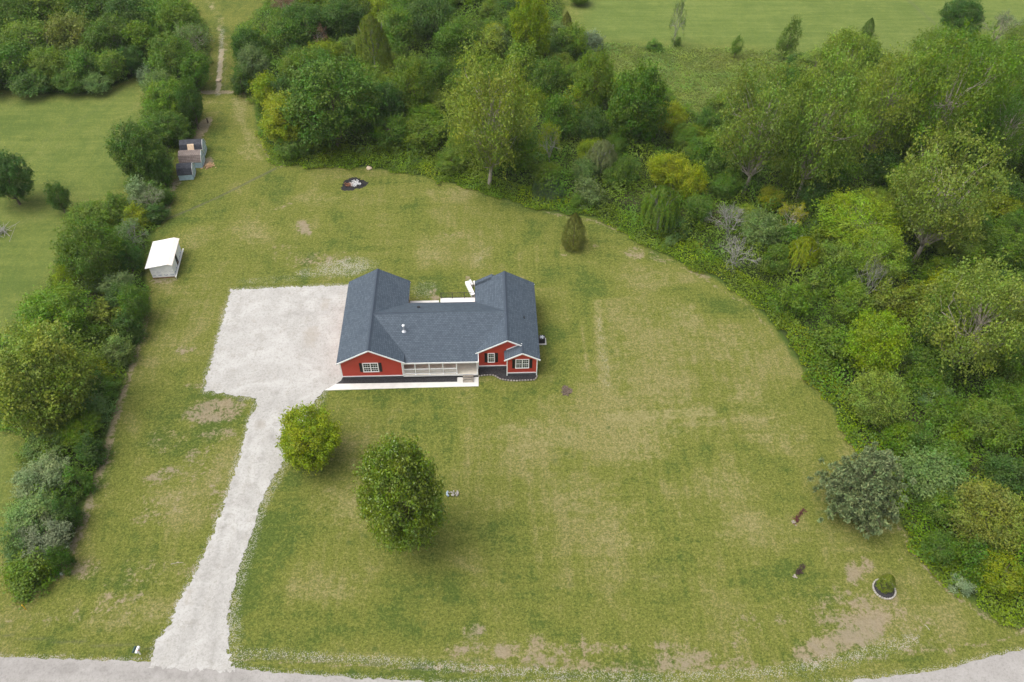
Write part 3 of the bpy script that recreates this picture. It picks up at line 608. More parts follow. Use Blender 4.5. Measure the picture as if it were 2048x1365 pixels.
# windows
def window(xc, zc, wd, ht, Y, units):
    f = MB(); y0 = Y-.07; uw = wd/units
    f.box(xc-wd/2, xc+wd/2, y0, Y-.003, zc+ht/2-.09, zc+ht/2); f.box(xc-wd/2-.03, xc+wd/2+.03, y0-.02, Y-.003, zc-ht/2, zc-ht/2+.10)
    for u in range(units+1):
        x = xc-wd/2+u*uw; hw = .085 if 0 < u < units else .09
        xa = min(max(x, xc-wd/2+hw*.5), xc+wd/2-hw*.5); f.box(xa-hw/2-.01, xa+hw/2+.01, y0+.002, Y-.004, zc-ht/2+.1, zc+ht/2-.09)
    for u in range(units):
        xa, xb_ = xc-wd/2+u*uw+.09, xc-wd/2+(u+1)*uw-.09
        f.box(xa, xb_, y0+.01, Y-.006, zc-.035, zc+.035)
        for k in (1, 2):
            x = xa+(xb_-xa)*k/3
            for z0, z1 in ((zc-ht/2+.1, zc-.035), (zc+.035, zc+ht/2-.09)): f.box(x-.013, x+.013, Y-.045, Y-.01, z0, z1)
        for z in ((zc-ht/2+.1+zc-.035)/2, (zc+.035+zc+ht/2-.09)/2): f.box(xa, xb_, Y-.043, Y-.011, z-.013, z+.013)
    o = hb(f, 'window', M['trim'])
    g = MB()
    for u in range(units): g.box(xc-wd/2+u*uw+.05, xc-wd/2+(u+1)*uw-.05, Y-.03, Y-.012, zc-ht/2+.06, zc+ht/2-.05)
    hb(g, 'pane', M['glass'], o)
    for s in (-1, 1):
        sh = MB(); xs = xc+s*(wd/2+.22); sh.box(xs-.17, xs+.17, Y-.045, Y-.003, zc-ht/2+.02, zc+ht/2)
        for k in range(14): 
            z = zc-ht/2+.1+k*(ht-.2)/13; sh.box(xs-.12, xs+.12, Y-.058, Y-.045, z-.02, z+.02)
        hb(sh, 'shutter', M['black'])
def win_px(x0, y0, x1, y1, Y, units):
    a, zt = at_y((x0+x1)/2, y0, Y-.07); _, zb_ = at_y((x0+x1)/2, y1, Y-.07); xl, _ = at_y(x0, (y0+y1)/2, Y-.07); xh, _ = at_y(x1, (y0+y1)/2, Y-.07)
    window((xl+xh)/2, (zt+zb_)/2, xh-xl, zt-zb_, Y, units)
win_px(725.6, 727, 757, 744.8, OV, 2); win_px(975.6, 707.4, 989.4, 725.6, yRf+OV, 1); win_px(1031, 719.6, 1058, 737.4, yBf+OV, 2)
# rear windows / doors (seen only from the side or back)
for x in (2.5, 5.3): 
    g = MB(); g.box(x-.5, x+.5, yLb-OV+.003, yLb-OV+.06, 1.3, 2.6); hb(g, 'window', M['trim'])
d_ = MB(); d_.box(11, 12.8, yMb-OV+.003, yMb-OV+.05, FL, 2.65); hb(d_, 'patio_door', M['glass'])
for x in (9.6, 14.4):
    g = MB(); g.box(x-.5, x+.5, 2.24, 2.297, 1.2, 2.6); o_ = hb(g, 'window', M['trim']); g = MB(); g.box(x-.42, x+.42, 2.22, 2.238, 1.28, 2.52); hb(g, 'pane', M['glass'], o_)
d_ = MB(); d_.box(15.3, 16.25, 2.23, 2.297, FL, 2.65); d1 = hb(d_, 'front_door', M['black'])
# porch
yP = at(880, 748, FL)[1]; xP0, xP1 = wL-OV+.005, at(956.4, 747.8, FL)[0]
yP = OV+.02
pf = MB(); nb = 22
for k in range(nb):
    y0 = yP+(2.3-yP)*k/nb; pf.box(xP0, xP1, y0+.004, yP+(2.3-yP)*(k+1)/nb-.004, FL-.05, FL)
pf.box(xP0, xP1, yP+.02, 2.3, FL-.2, FL-.055)
pfl = hb(pf, 'porch_floor', M['deck'])
sk = MB(); sk.box(xP0, xP1, yP-.03, yP+.01, .28, FL-.003); hb(sk, 'porch_skirt', M['vinyl'])
pxs = [at(p, 747.5, FL)[0] for p in (809, 832, 860, 887, 914, 953)]
pxs[0] = xP0+.10; pxs[-1] = xP1-.1
for x in pxs:
    p_ = MB(); p_.box(x-.055, x+.055, yP+.03, yP+.14, FL, ZM-.19); p_.box(x-.08, x+.08, yP+.005, yP+.165, FL+.001, FL+.12); p_.box(x-.08, x+.08, yP+.005, yP+.165, ZM-.32, ZM-.22)
    hb(p_, 'porch_post', M['trim'])
for a, b_ in zip(pxs[:4], pxs[1:5]):
    p_ = MB(); a += .06; b_ -= .06; ym = yP+.085
    p_.box(a, b_, ym-.045, ym+.045, FL+.90, FL+.97); p_.box(a, b_, ym-.03, ym+.03, FL+.1, FL+.17)
    n = int((b_-a)/.12)
    for k in range(1, n): x = a+(b_-a)*k/n; p_.box(x-.02, x+.02, ym-.02, ym+.02, FL+.17, FL+.90)
    hb(p_, 'porch_railing', M['trim'])
# porch steps
sx0, sx1 = at(926, 758, .2)[0], at(947, 758, .2)[0]
st = MB()
for k in range(3):
    z = FL-.14*(k+1); st.box(sx0, sx1, yP-.02-.30*(k+1), yP-.05-.30*k, z-.05, z)
st.box(sx0, sx0+.06, yP-.9, yP-.04, .04, .25); st.box(sx1-.06, sx1, yP-.9, yP-.04, .04, .25)
hb(st, 'porch_steps', M['greywood'])
hr = MB()
for x in (sx0+.03, sx1-.03):
    hr.bar((x, yP-1.0, .05), (x, yP-1.0, .75), .04, .04); hr.bar((x, yP-1.0, .75), (x, yP-.06, 1.25), .05, .04)
# flues
def part_tubes(name, mat, segs, parent=roof):
    t_ = MB()
    for s_ in segs: t_.tube(*s_)
    return hb(t_, name, mat, parent)
def on_main(px, py):
    # main front slope: z = zm(y)
    z = 4
    for _ in range(20): x, y = at(px, py, z); z = zm(y)
    return x, y, z
x, y, z = on_main(808, 662)
ch = part_tubes('chimney', M['galv'], [((x, y, z-.1), (x, y, z+.75), .09, .09, 12), ((x, y, z+.75), (x, y, z+.95), .17, .17, 12), ((x, y, z+.95), (x, y, z+1.0), .19, .08, 12), ((x, y, z-.06), (x, y, z+.12), .30, .12, 12)])
x, y = at(1048, 636, 4.2); zz = ZE+T*(xR1-x); x, y = at(1048, 636, zz); zz = ZE+T*(xR1-x)
part_tubes('vent_pipe', M['blackmetal'], [((x, y, zz-.1), (x, y, zz+.35), .05, .05, 8), ((x, y, zz-.05), (x, y, zz+.06), .14, .08, 8)])
x, y = at(837, 614, 4.6); zz = ZE+(zL-.01-ZE)*(yMb-y)/(yMb-yM); x, y = at(837, 614, zz); zz = ZE+(zL-.01-ZE)*(yMb-y)/(yMb-yM)
vb = MB(); vb.box(x-.18, x+.18, y-.1, y+.14, zz-.1, zz+.14); hb(vb, 'roof_vent', M['blackmetal'], roof)

# ------------------------------------------------------------------ things round the house
wk = pts([(649, 781), (671.5, 768), (914.5, 764), (915, 755), (957, 754), (957.3, 772.5), (800, 776.5)], .06)
wkb = MB(); wkb.prism(wk, -.05, .06); o = wkb.build('path', M['concrete'], None, .01); tag(o, kind='structure')
bedp = [at(671.5, 768, .05), at(914.4, 764, .05), at(914.8, 755, .05), (xP1, at(940, 755, .05)[1]), (xP1, .9), (.3, .9), (.1, .1)]
b1 = MB(); b1.prism(bedp, -.05, .046); o = b1.build('mulch_bed', M['mulch']); tag(o, 'long narrow black mulch bed between white walkway and porch', 'flower bed')
edge_px = [(958, 753), (967, 751.5), (976, 751), (984, 751), (989, 752), (994, 755), (1000, 758.5), (1009, 761), (1020, 762), (1032, 762.5), (1044, 762), (1057, 761.5), (1068, 760.5), (1072.5, 757), (1074.5, 752)]
ep = pts(edge_px, .05)
b2 = MB(); b2.prism(ep+[(xR1-OV-.1, .5), (xB0+OV+.2, .6), (xB0+OV+.1, 1.7), (xP1+.01, 1.7)], -.05, .052); o = b2.build('mulch_bed', M['mulch']); tag(o, 'curved black mulch bed edged with blocks below the two right gables', 'flower bed')
def resample(pl, st_, closed=False):
    out = []; pl = list(pl)+([pl[0]] if closed else []); carry = 0
    for a, b_ in zip(pl[:-1], pl[1:]):
        L = math.dist(a, b_); s_ = carry
        while s_ < L: f = s_/L; out.append((a[0]+(b_[0]-a[0])*f, a[1]+(b_[1]-a[1])*f, math.atan2(b_[1]-a[1], b_[0]-a[0]))); s_ += st_
        carry = s_-L
    return out
def stone_mb(lx, ly, lz, rnd):
    bm = bmesh.new(); bmesh.ops.create_icosphere(bm, subdivisions=2, radius=.5)
    for v in bm.verts:
        c = v.co; q = Vector([math.copysign(abs(t_)**.6*.66, t_) for t_ in c]); v.co = Vector((q.x*lx*(1+rnd.uniform(-.08, .08)), q.y*ly*(1+rnd.uniform(-.08, .08)), q.z*lz*(1+rnd.uniform(-.1, .1))))
    me = bpy.data.meshes.new('stone'); bm.to_mesh(me); bm.free(); return me
rs = random.Random(4); blk = [stone_mb(.31, .2, .2, rs) for _ in range(3)]
for q in blk: q.materials.append(M['stone'])
for i, (x, y, a) in enumerate(resample(ep, .34)):
    o = bpy.data.objects.new('edging_block', blk[i % 3]); COL.objects.link(o); o.location = (x, y, .11); o.rotation_euler = (0, 0, a+rs.uniform(-.1, .1))
    tag(o, 'small tan grey edging block in the curved border of the black mulch bed', 'block', 'edging blocks round the mulch bed')
# air conditioner
ax, ay = at(1086, 683, .08)
ac = root('air_conditioner', 'dark air conditioner with round fan grille on a pad beside the right wall', 'air conditioner', (xR1-OV+.95, ay, 0))
q = MB(); q.box(-.55, .55, -.55, .55, 0, .08); q.build('pad', M['concrete'], ac)
q = MB(); q.box(-.38, .38, -.38, .38, .08, .82)
for k in range(12): q.box(-.385, .385, -.385, .385, .13+k*.055, .145+k*.055)
q.build('body', M['blackmetal'], ac, .02)
q = MB(); q.tube((0, 0, .82), (0, 0, .86), .34, .33, 24); q.build('fan_grille', M['fan'], ac)
q = MB()
for k in range(5): a = k*2*PI/5; q.bar((0, 0, .875), (math.cos(a)*.28, math.sin(a)*.28, .875), .12, .01)
q.tube((0, 0, .862), (0, 0, .89), .07, .07, 10); q.build('fan', M['galv'], ac)
# rear patio, deck with rail and stairs
pa = [at(820, 603, .12)[0], at(878, 602.5, .12)[0]]; yt = at(850, 601.8, .12)[1]
q = MB(); q.box(wL-OV+.05, pa[1], yMb-OV+.05, yt, -.05, .12); tag(q.build('patio', M['concrete']), kind='structure')
dx0, dx1 = at(881, 600, FL)[0], xR0+OV-.02; dy1 = at(900, 596.2, FL)[1]
dk = root('rear_deck', 'pale rear deck with thin black railing in the notch behind the roof', 'deck', ((dx0+dx1)/2, yMb+1, 0)); dc = ((dx0+dx1)/2, yMb+1)
def dkb(mb, nm, mt, b=0): mb.v = [(x-dc[0], y-dc[1], z) for x, y, z in mb.v]; return mb.build(nm, mt, dk, b)
q = MB(); n = 24
for k in range(n): y0 = yMb-OV+.05+(dy1-yMb+OV-.05)*k/n; q.box(dx0, dx1, y0, yMb-OV+.05+(dy1-yMb+OV-.05)*(k+1)/n-.01, FL-.06, FL)
dkb(q, 'deck_floor', M['vinyl'])
for x in np.linspace(dx0+.1, dx1-.1, 4):
    for y in (yMb, dy1-.1): q = MB(); q.box(x-.05, x+.05, y-.05, y+.05, -.05, FL-.06); dkb(q, 'deck_post', M['greywood'])
rp = [at(p, 596.5, FL)[0] for p in (882.5, 905, 929)]
q = MB()
for x in rp+[dx1-.1]: q.box(x-.04, x+.04, dy1-.12, dy1-.04, FL, FL+1.0)
q.box(rp[0], dx1-.1, dy1-.10, dy1-.06, FL+.96, FL+1.0); q.box(rp[0], dx1-.1, dy1-.095, dy1-.065, FL+.1, FL+.13)
for k in range(40): x = rp[0]+(dx1-.1-rp[0])*k/40; q.box(x-.008, x+.008, dy1-.088, dy1-.072, FL+.13, FL+.96)
dkb(q, 'railing', M['blackmetal'])
# stairs turned away from the deck
s0 = at(944, 590, FL); s1 = at(931, 566, .30)
q = MB(); d = np.array([s1[0]-s0[0], s1[1]-s0[1]]); L = np.linalg.norm(d); rz = math.atan2(d[1], d[0])
stt = root('rear_stairs', 'white stepped stair block leading off the rear deck by the right wing', 'stairs', (s0[0], s0[1], 0), rz)
q.box(0, L, -.42, .05, 0, FL-.01); q.build('landing', M['trim'], stt, .01)
for k in range(3):
    q = MB(); y0 = -.52-k*.46; q.box(L-1.1+.25, L+.2-k*.25, y0-.30, y0, 0, FL-.14*(k+1)+.1); q.build('step', M['concrete'], stt, .01)

# ------------------------------------------------------------------ sheds
def barn(label, fl, fr, dep, eave, rdg, roofm, patch=None, door=True):
    a = at(*fl); b_ = at(*fr); L = math.dist(a, b_); rz = math.atan2(b_[1]-a[1], b_[0]-a[0])
    o = root('storage_barn', label, 'shed', (a[0], a[1], 0), rz, 'small gambrel barns in a row')
    prof = [(0, 0), (0, eave), (dep*.20, eave+(rdg-eave)*.66), (dep*.5, rdg), (dep*.8, eave+(rdg-eave)*.66), (dep, eave), (dep, 0)]
    q = MB(); n = len(prof); vs = [(0, y, z) for y, z in prof]+[(L, y, z) for y, z in prof]
    q.add(vs, [tuple(range(n)), tuple(range(2*n-1, n-1, -1))]+[(k, n+k, n+(k+1) % n, (k+1) % n) for k in range(n)])
    q.build('wall', M['bluebarn'], o)
    q = MB(); rp_ = [(-.08, eave-.06), (dep*.20-.03, eave+(rdg-eave)*.66+.05), (dep*.5, rdg+.05), (dep*.8+.03, eave+(rdg-eave)*.66+.05), (dep+.08, eave-.06)]
    for (y0, z0), (y1, z1) in zip(rp_[:-1], rp_[1:]): q.slab([(-.1, y0, z0+.03), (L+.06, y0, z0+.03), (L+.06, y1, z1+.03), (-.1, y1, z1+.03)], .05)
    q.build('roof', roofm, o)
    q = MB(); ct_ = [(y, z-.03) for y, z in rp_]
    for (y0, z0), (y1, z1) in zip(ct_[:-1], ct_[1:]): q.bar((L+.075, y0, z0), (L+.075, y1, z1), .03, .10)
    q.build('trim', M['trim'], o)
    if door:
        q = MB(); q.box(L+.004, L+.05, dep*.24, dep*.76, .06, eave+(rdg-eave)*.5)
        dr = q.build('door', M['bluebarn'], o)
        q = MB()
        for y in (dep*.24, dep*.5, dep*.76): q.box(L+.05, L+.075, y-.03, y+.03, .06, eave+(rdg-eave)*.5)
        for z in (.1, eave*.9, eave+(rdg-eave)*.5): q.box(L+.051, L+.074, dep*.24, dep*.76, z-.03, z+.03)
        q.build('door_trim', M['trim'], dr)
    if patch:
        y0, z0 = rp_[0]; y1, z1 = rp_[1]; q = MB(); q.slab([(L*.34, y0-.01, z0+.07), (L*.64, y0-.01, z0+.07), (L*.64, y1, z1+.065), (L*.34, y1, z1+.065)], .03)
        q.slab([(L*.34, y1, z1+.065), (L*.64, y1, z1+.065), (L*.64, y1+.5, z1+.2), (L*.34, y1+.5, z1+.2)], .03)
        q.build('plywood_patch', M['plywood'], o)
    return o
barn('small blue-grey barn with dark roof, nearest the camera of the three', (359.5, 361.5), (388, 359.5), 2.4, 1.0, 2.1, M['darkroof'])
barn('middle blue-grey barn with faded brown gambrel roof', (363.5, 338), (405.5, 336), 2.5, 1.1, 2.35, M['brownroof'])
barn('rear blue-grey barn with dark roof and a pale plywood patch', (366, 318), (409, 316), 2.6, 1.2, 2.5, M['darkroof'], patch=True)

# white playhouse under construction
fa = at(306, 556, .15); fb = at(351, 553, .15); L = math.dist(fa, fb); rz = math.atan2(fb[1]-fa[1], fb[0]-fa[0]); D = 5.1
ph = root('unfinished_playhouse', 'unfinished white wrapped playhouse with sheet roof beside the hedge', 'shed', (fa[0], fa[1], 0), rz)
q = MB(); q.box(0, L+.05, 0, D, -.02, .15); q.build('floor_frame', M['rust'], ph)
hl, hm, hr_ = 2.12, 2.42, 2.25
q = MB(); zf = [(0, .15), (L, .15), (L, hr_), (L*.86, hm), (0, hl)]
vs = [(x, 0, z) for x, z in zf]+[(x, D, z) for x, z in zf]
# right wall is left open in the middle: walls as thin sheets
def sheet3(mb, pl, nrm, th=.08):
    n = len(pl); nrm = np.array(nrm)*th; mb.add([np.array(p) for p in pl]+[np.array(p)+nrm for p in pl], [tuple(range(n)), tuple(range(2*n-1, n-1, -1))]+[(k, n+k, n+(k+1) % n, (k+1) % n) for k in range(n)])
sheet3(q, [(x, 0, z) for x, z in zf], (0, 1, 0)); sheet3(q, [(x, D, z) for x, z in zf], (0, -1, 0)); sheet3(q, [(0, .08, .15), (0, D-.08, .15), (0, D-.08, hl), (0, .08, hl)], (1, 0, 0))
sheet3(q, [(L, .08, .15), (L, 2.0, .15), (L, 2.0, hr_), (L, .08, hr_)], (-1, 0, 0)); sheet3(q, [(L, 2.9, .15), (L, D-.08, .15), (L, D-.08, hr_), (L, 2.9, hr_)], (-1, 0, 0))
sheet3(q, [(L, 2.0, 1.9), (L, 2.9, 1.9), (L, 2.9, hr_), (L, 2.0, hr_)], (-1, 0, 0)); q.build('wall', M['wrap'], ph)
q = MB(); q.box(L-.11, L-.04, 1.98, 2.92, .15, 1.92); q.build('doorway_shade_panel', M['dark'], ph)  # near-black panel fills the door gap, its colour standing in for interior shade
q = MB(); q.slab([(-.45, -.25, hl-.12), (L*.86, -.25, hm+.06), (L*.86, D+.25, hm+.06), (-.45, D+.25, hl-.12)], .05); q.build('roof', M['sheathing'], ph)
q = MB(); q.slab([(L*.86, -.25, hm+.062), (L+.22, -.25, hr_+.02), (L+.22, D+.25, hr_+.02), (L*.86, D+.25, hm+.062)], .05); q.build('roof_edge', M['plywood'], ph).data.materials[0] = simple('pale_board', (.66, .60, .55), .7, .05)
q = MB()
for row, z in enumerate((.55, 1.1)):
    for k in range(4):
        q = MB(); x = .12+k*(L-.3)/3.3
        n = 14
        for j in range(n):     # oval printed marks, stronger lower half
            a0, a1 = j*2*PI/n, (j+1)*2*PI/n; rx_, rz_ = .26, .13
            wv = .06 if PI <= a0+.01 < 2*PI else .012
            if row and wv < .02: continue
            p = [(x+.1+math.cos(a_)*(rx_-d_), -.006, z+math.sin(a_)*(rz_-d_*.8)) for a_, d_ in ((a0, 0), (a1, 0), (a1, wv if not row else .02), (a0, wv if not row else .02))]
            if all(0 < v_[0] < L for v_ in p): q.add(p, [(0, 1, 2, 3)])
        if not row and x+.2 < L: q.box(x+.0, x+.2, -.009, -.003, z-.10, z-.06)
        if q.v: q.build('printed_mark', M['wrapblue'], ph)
for y in (.5, 1.3, 3.6, 4.4):
    q = MB(); q.box(L+.003, L+.008, y-.12, y+.12, .50, .60); q.build('printed_mark', M['wrapblue'], ph)
q = MB(); q.box(L+.10, L+.26, -.45, D+.35, .35, .42); q.box(L+.10, L+.14, -.3, -.2, 0, .35); q.box(L+.10, L+.14, D+.1, D+.2, 0, .35); q.build('side_ledge', M['vinyl'], ph)
q = MB(); rr = random.Random(3)
for k in range(7): q.box(L-.6+rr.random()*.4, L-.3+rr.random()*.35, 2.0+k*.1, 2.1+k*.1, .16+rr.random()*.3, .3+rr.random()*.5)
q.build('stored_boards', M['wood'], ph)

# ------------------------------------------------------------------ small things on the lawn
def rock(name, px, py, size, mat, label, cat, seed=0, flat=.55, group=None):
    r_ = random.Random(seed); bm = bmesh.new(); bmesh.ops.create_icosphere(bm, subdivisions=3, radius=.5)
    off = [Vector((r_.uniform(-1, 1), r_.uniform(-1, 1), r_.uniform(-1, 1))).normalized() for _ in range(9)]
    for v in bm.verts:
        for o_ in off:
            d_ = v.co.dot(o_)
            if d_ > .36: v.co -= o_*(d_-.36)*.8
        v.co = Vector((v.co.x*size*1.2, v.co.y*size, v.co.z*size*flat))
    me = bpy.data.meshes.new(name); bm.to_mesh(me); bm.free(); me.materials.append(mat)
    o = bpy.data.objects.new(name, me); COL.objects.link(o); x, y = at(px, py); o.location = (x, y, size*flat*.3); o.rotation_euler = (0, 0, seed)
    return tag(o, label, cat, group)
rock('boulder', 437, 163, 1.0, M['tanrock'], 'tan boulder on the dirt track between the two woods', 'rock', 1)
rock('boulder', 738, 338, .9, M['tanrock'], 'pale tan boulder in the weeds right of the burn pile', 'rock', 2, .5)
# burn pile
bp = root('burn_pile', 'burnt black fire pile with white ash and rusty scraps on the back lawn', 'burn pile', (*at(708, 369), 0))
def raggedblob(rx, ry, z, n=40, seed=0, amp=.25, rot=0.0):
    r_ = random.Random(seed); o = []
    for k in range(n):
        a = k*2*PI/n; f = 1+r_.uniform(-amp, amp)*.6+amp*.5*math.sin(3*a+seed)
        x, y = math.cos(a)*rx*f, math.sin(a)*ry*f; o.append((x*math.cos(rot)-y*math.sin(rot), x*math.sin(rot)+y*math.cos(rot)))
    return o
q = MB(); q.prism(raggedblob(1.95, 1.55, 0, 50, 3, .22, .3), -.05, .03); q.build('scorched_ground', M['char'], bp)
q = MB(); rr = random.Random(5)
for k in range(90):
    a, d_ = rr.uniform(0, 2*PI), rr.random()**.6; x, y = math.cos(a)*d_*.85+.15, math.sin(a)*d_*.85+.1; s_ = rr.uniform(.04, .12)
    q.box(x-s_, x+s_, y-s_*.7, y+s_*.7, .0, .05+rr.random()*.14)
q.build('ash_heap', M['ash'], bp)
q = MB()
for k in range(40):
    x, y = rr.gauss(-.75, .28), rr.gauss(-.2, .28); s_ = rr.uniform(.05, .18); q.bar((x-s_, y-s_*.4, .05+rr.random()*.1), (x+s_, y+s_*rr.uniform(-1, 1), .12+rr.random()*.2), .06, .04)
q.build('rusty_scrap', M['rust'], bp)
q = MB()
for k in range(60):
    a, d_ = rr.uniform(0, 2*PI), rr.uniform(.6, 1.7); x, y = math.cos(a)*d_, math.sin(a)*d_*.8; a2 = rr.uniform(0, PI); s_ = rr.uniform(.1, .35)
    q.tube((x-math.cos(a2)*s_, y-math.sin(a2)*s_, .05), (x+math.cos(a2)*s_, y+math.sin(a2)*s_, .10+rr.random()*.15), .035, .02, 5)
q.build('charred_sticks', M['char'], bp)
# ring bed with shrub (the shrub itself is planted with the trees)
rx0, ry0 = at(1768, 1179)
q = MB(); n = 30; q.prism([(rx0+1.0*math.cos(k*2*PI/n), ry0+.98*math.sin(k*2*PI/n)) for k in range(n)], -.05, .05); tag(q.build('mulch_bed', M['mulch']), 'round dark mulch bed ringed by pale stones near the road', 'flower bed')
ps = [stone_mb(.25, .19, .2, rs) for _ in range(3)]
for q_ in ps: q_.materials.append(M['palestone'])
for k in range(27):
    a = k*2*PI/27; o = bpy.data.objects.new('border_stone', ps[k % 3]); COL.objects.link(o); o.location = (rx0+1.04*math.cos(a), ry0+1.02*math.sin(a), .09); o.rotation_euler = (0, 0, a+PI/2+rs.uniform(-.2, .2))
    tag(o, 'pale rough border stone in the ring round the mulched shrub', 'stone', 'stones ringing the round bed')
# rock garden with ornaments right of the big maple
cx_, cy_ = at(905, 988)
for k in range(16):
    a = rs.uniform(0, 2*PI); d_ = rs.random()**.5*.38; o = bpy.data.objects.new('garden_stone', ps[k % 3]); COL.objects.link(o)
    o.location = (cx_+math.cos(a)*d_, cy_+math.sin(a)*d_*.9, .06+.08*(k % 2)); o.rotation_euler = (0, 0, rs.uniform(0, 3)); o.scale = (.75, .75, .8)
    tag(o, 'small pale stone in the heap between two bluish blocks by the big maple', 'stone', 'stones of the little heap by the maple')
for s_, lb, mt in ((-1, 'bluish block, the left one flanking the little stone heap', 'statue'), (1, 'whiter curved block, the right one flanking the little stone heap', 'palestone')):
    q = MB()
    for k in range(5):
        a = -.9+k*.38; q.tube((math.cos(a)*.34*s_-.12*s_, math.sin(a)*.34, .02), (math.cos(a)*.34*s_-.12*s_, math.sin(a)*.34, .20), .12, .09, 8)
    q.v = [(x+s_*.36, y, z) for x, y, z in q.v]; o = q.build('garden_block', M[mt], None, .01, True); o.location = (cx_, cy_, 0); tag(o, lb, 'garden ornament')
# dead low plants
def deadplant(px0, py0, px1, py1, mat, label, seed):
    a, b_ = at(px0, py0), at(px1, py1); r_ = random.Random(seed); q = MB()
    o = root('withered_plant', label, 'dead plant', (*a, 0))
    for k in range(26):
        f = r_.random(); x = (b_[0]-a[0])*f+r_.gauss(0, .12); y = (b_[1]-a[1])*f+r_.gauss(0, .12)
        for j in range(7):
            an = r_.uniform(0, 2*PI); l = r_.uniform(.1, .26); q.tube((x, y, .01), (x+math.cos(an)*l, y+math.sin(an)*l, r_.uniform(.02, .28)), .028, .012, 4)
    q.build('stems', mat, o)
    q = MB(); 
    for k in range(10): x, y = r_.gauss(-.12, .12), r_.gauss(-.14, .12); q.box(x-.07, x+.07, y-.05, y+.05, .0, .06+r_.random()*.06)
    q.build('soil_clods', M['greywood'], o)
deadplant(1589, 1044, 1606, 1022, M['reddead'], 'withered reddish brown plant lying on the lawn near the blue spruce', 1)
deadplant(1593, 1150, 1607, 1133, M['deadplant'], 'withered blackish plant lying on the lawn below the reddish one', 2)
q = MB(); q.prism(raggedblob(.62, .75, 0, 30, 8, .3), -.03, .05)
for k in range(30): x, y = rs.gauss(0, .3), rs.gauss(0, .35); q.box(x-.06, x+.06, y-.05, y+.05, .03, .06+rs.random()*.12)
o = q.build('stump_remains', M['rust']); o.data.materials[0] = simple('rotten_wood', (.10, .075, .055), .95, .5, 8); o.location = (*at(1133, 782), 0); tag(o, 'low dark rotten stump remains on the lawn right of the house', 'stump')
# mailbox and paper tube at the road
mx_, my_ = at(281, 1309)
mb_ = root('mailbox', 'white roadside mailbox on a post left of the driveway mouth', 'mailbox', (mx_, my_, 0), math.radians(-8))
q = MB(); q.box(-.05, .05, -.05, .05, 0, 1.05); q.box(-.05, .05, -.32, .3, .98, 1.05); q.build('post', M['trim'], mb_, .01)
q = MB(); n = 10; prof = [(-.11, 0), (.11, 0), (.11, .12)]+[(.11*math.cos(k*PI/n), .12+.10*math.sin(k*PI/n)) for k in range(1, n)]+[(-.11, .12)]
k_ = len(prof); q.add([(x+.12, -.34, 1.05+z) for x, z in prof]+[(x+.12, .26, 1.05+z) for x, z in prof], [tuple(range(k_)), tuple(range(2*k_-1, k_-1, -1))]+[(j, k_+j, k_+(j+1) % k_, (j+1) % k_) for j in range(k_)])
bx = q.build('box', M['whiteish'], mb_)
q = MB(); q.box(.235, .25, -.1, -.07, 1.1, 1.32); q.box(.236, .252, -.2, -.07, 1.27, 1.32); q.build('flag', simple('red_flag', (.5, .03, .02)), bx)
q = MB(); q.tube((-.17, -.36, 1.16), (-.17, .24, 1.16), .10, .10, 14); q.build('paper_tube', simple('dark_green_tube', (.02, .05, .045), .5), mb_)
# yellow marker post
x, y = at(52, 1219); q = MB(); q.tube((0, 0, 0), (0, 0, .82), .045, .045, 10); o = root('marker_post', 'yellow utility marker post standing in the grass at lower left', 'marker post', (x, y, 0))
q.build('shaft', M['yellow'], o); q = MB(); q.tube((0, 0, .82), (0, 0, .9), .055, .04, 10); q.build('cap', M['yellow'], o)
x, y = at(124, 1150); q = MB(); q.box(-.09, .09, -.07, .07, 0, .32); q.slab([(-.11, -.09, .36), (.11, -.09, .36), (.11, .09, .34), (-.11, .09, .34)], .04); o = q.build('utility_box', M['whiteish'], None, .01); o.location = (x, y, 0); tag(o, 'tiny white utility box at the foot of the left hedge', 'utility box')
def stick(p0, p1, label, mat, r_=.03):
    a, b_ = at(*p0), at(*p1); q = MB(); m0 = np.array([(a[0]+b_[0])/2, (a[1]+b_[1])/2+.06, .06]); q.tube((*a, .04), m0, r_, r_*.9, 6); q.tube(m0, (*b_, .04), r_*.9, r_*.6, 6)
    tag(q.build('fallen_stick', mat), label, 'stick')
stick((1849, 1250), (1859, 1261), 'pale straight stick lying on the grass near the right road edge', M['palestone'], .035)
stick((342, 1129), (367, 1126), 'pale stick lying in the grass left of the driveway', M['palestone'], .03)
x, y = at(416, 246); q = MB(); q.tube((0, 0, 0), (0, 0, .8), .12, .10, 8); q.tube((0, 0, .8), (.1, 0, .92), .10, .03, 8); o = q.build('old_post', M['darkbark']); o.location = (x, y, 0); tag(o, 'dark short post beside the bare strip behind the barns', 'post')
x, y = at(418, 333); q = MB(); r_ = random.Random(9)
for k in range(60): xx, yy = r_.gauss(0, .45), r_.gauss(0, .35); h_ = max(.04, .5-math.hypot(xx, yy)*.45); s_ = r_.uniform(.05, .12); q.box(xx-s_, xx+s_, yy-s_, yy+s_, 0, h_*r_.uniform(.6, 1))
o = q.build('dirt_heap', simple('orange_sand', (.42, .27, .15), .95, .2, 5)); o.location = (x, y, 0); tag(o, 'small orange sand heap beside the middle barn', 'dirt heap')

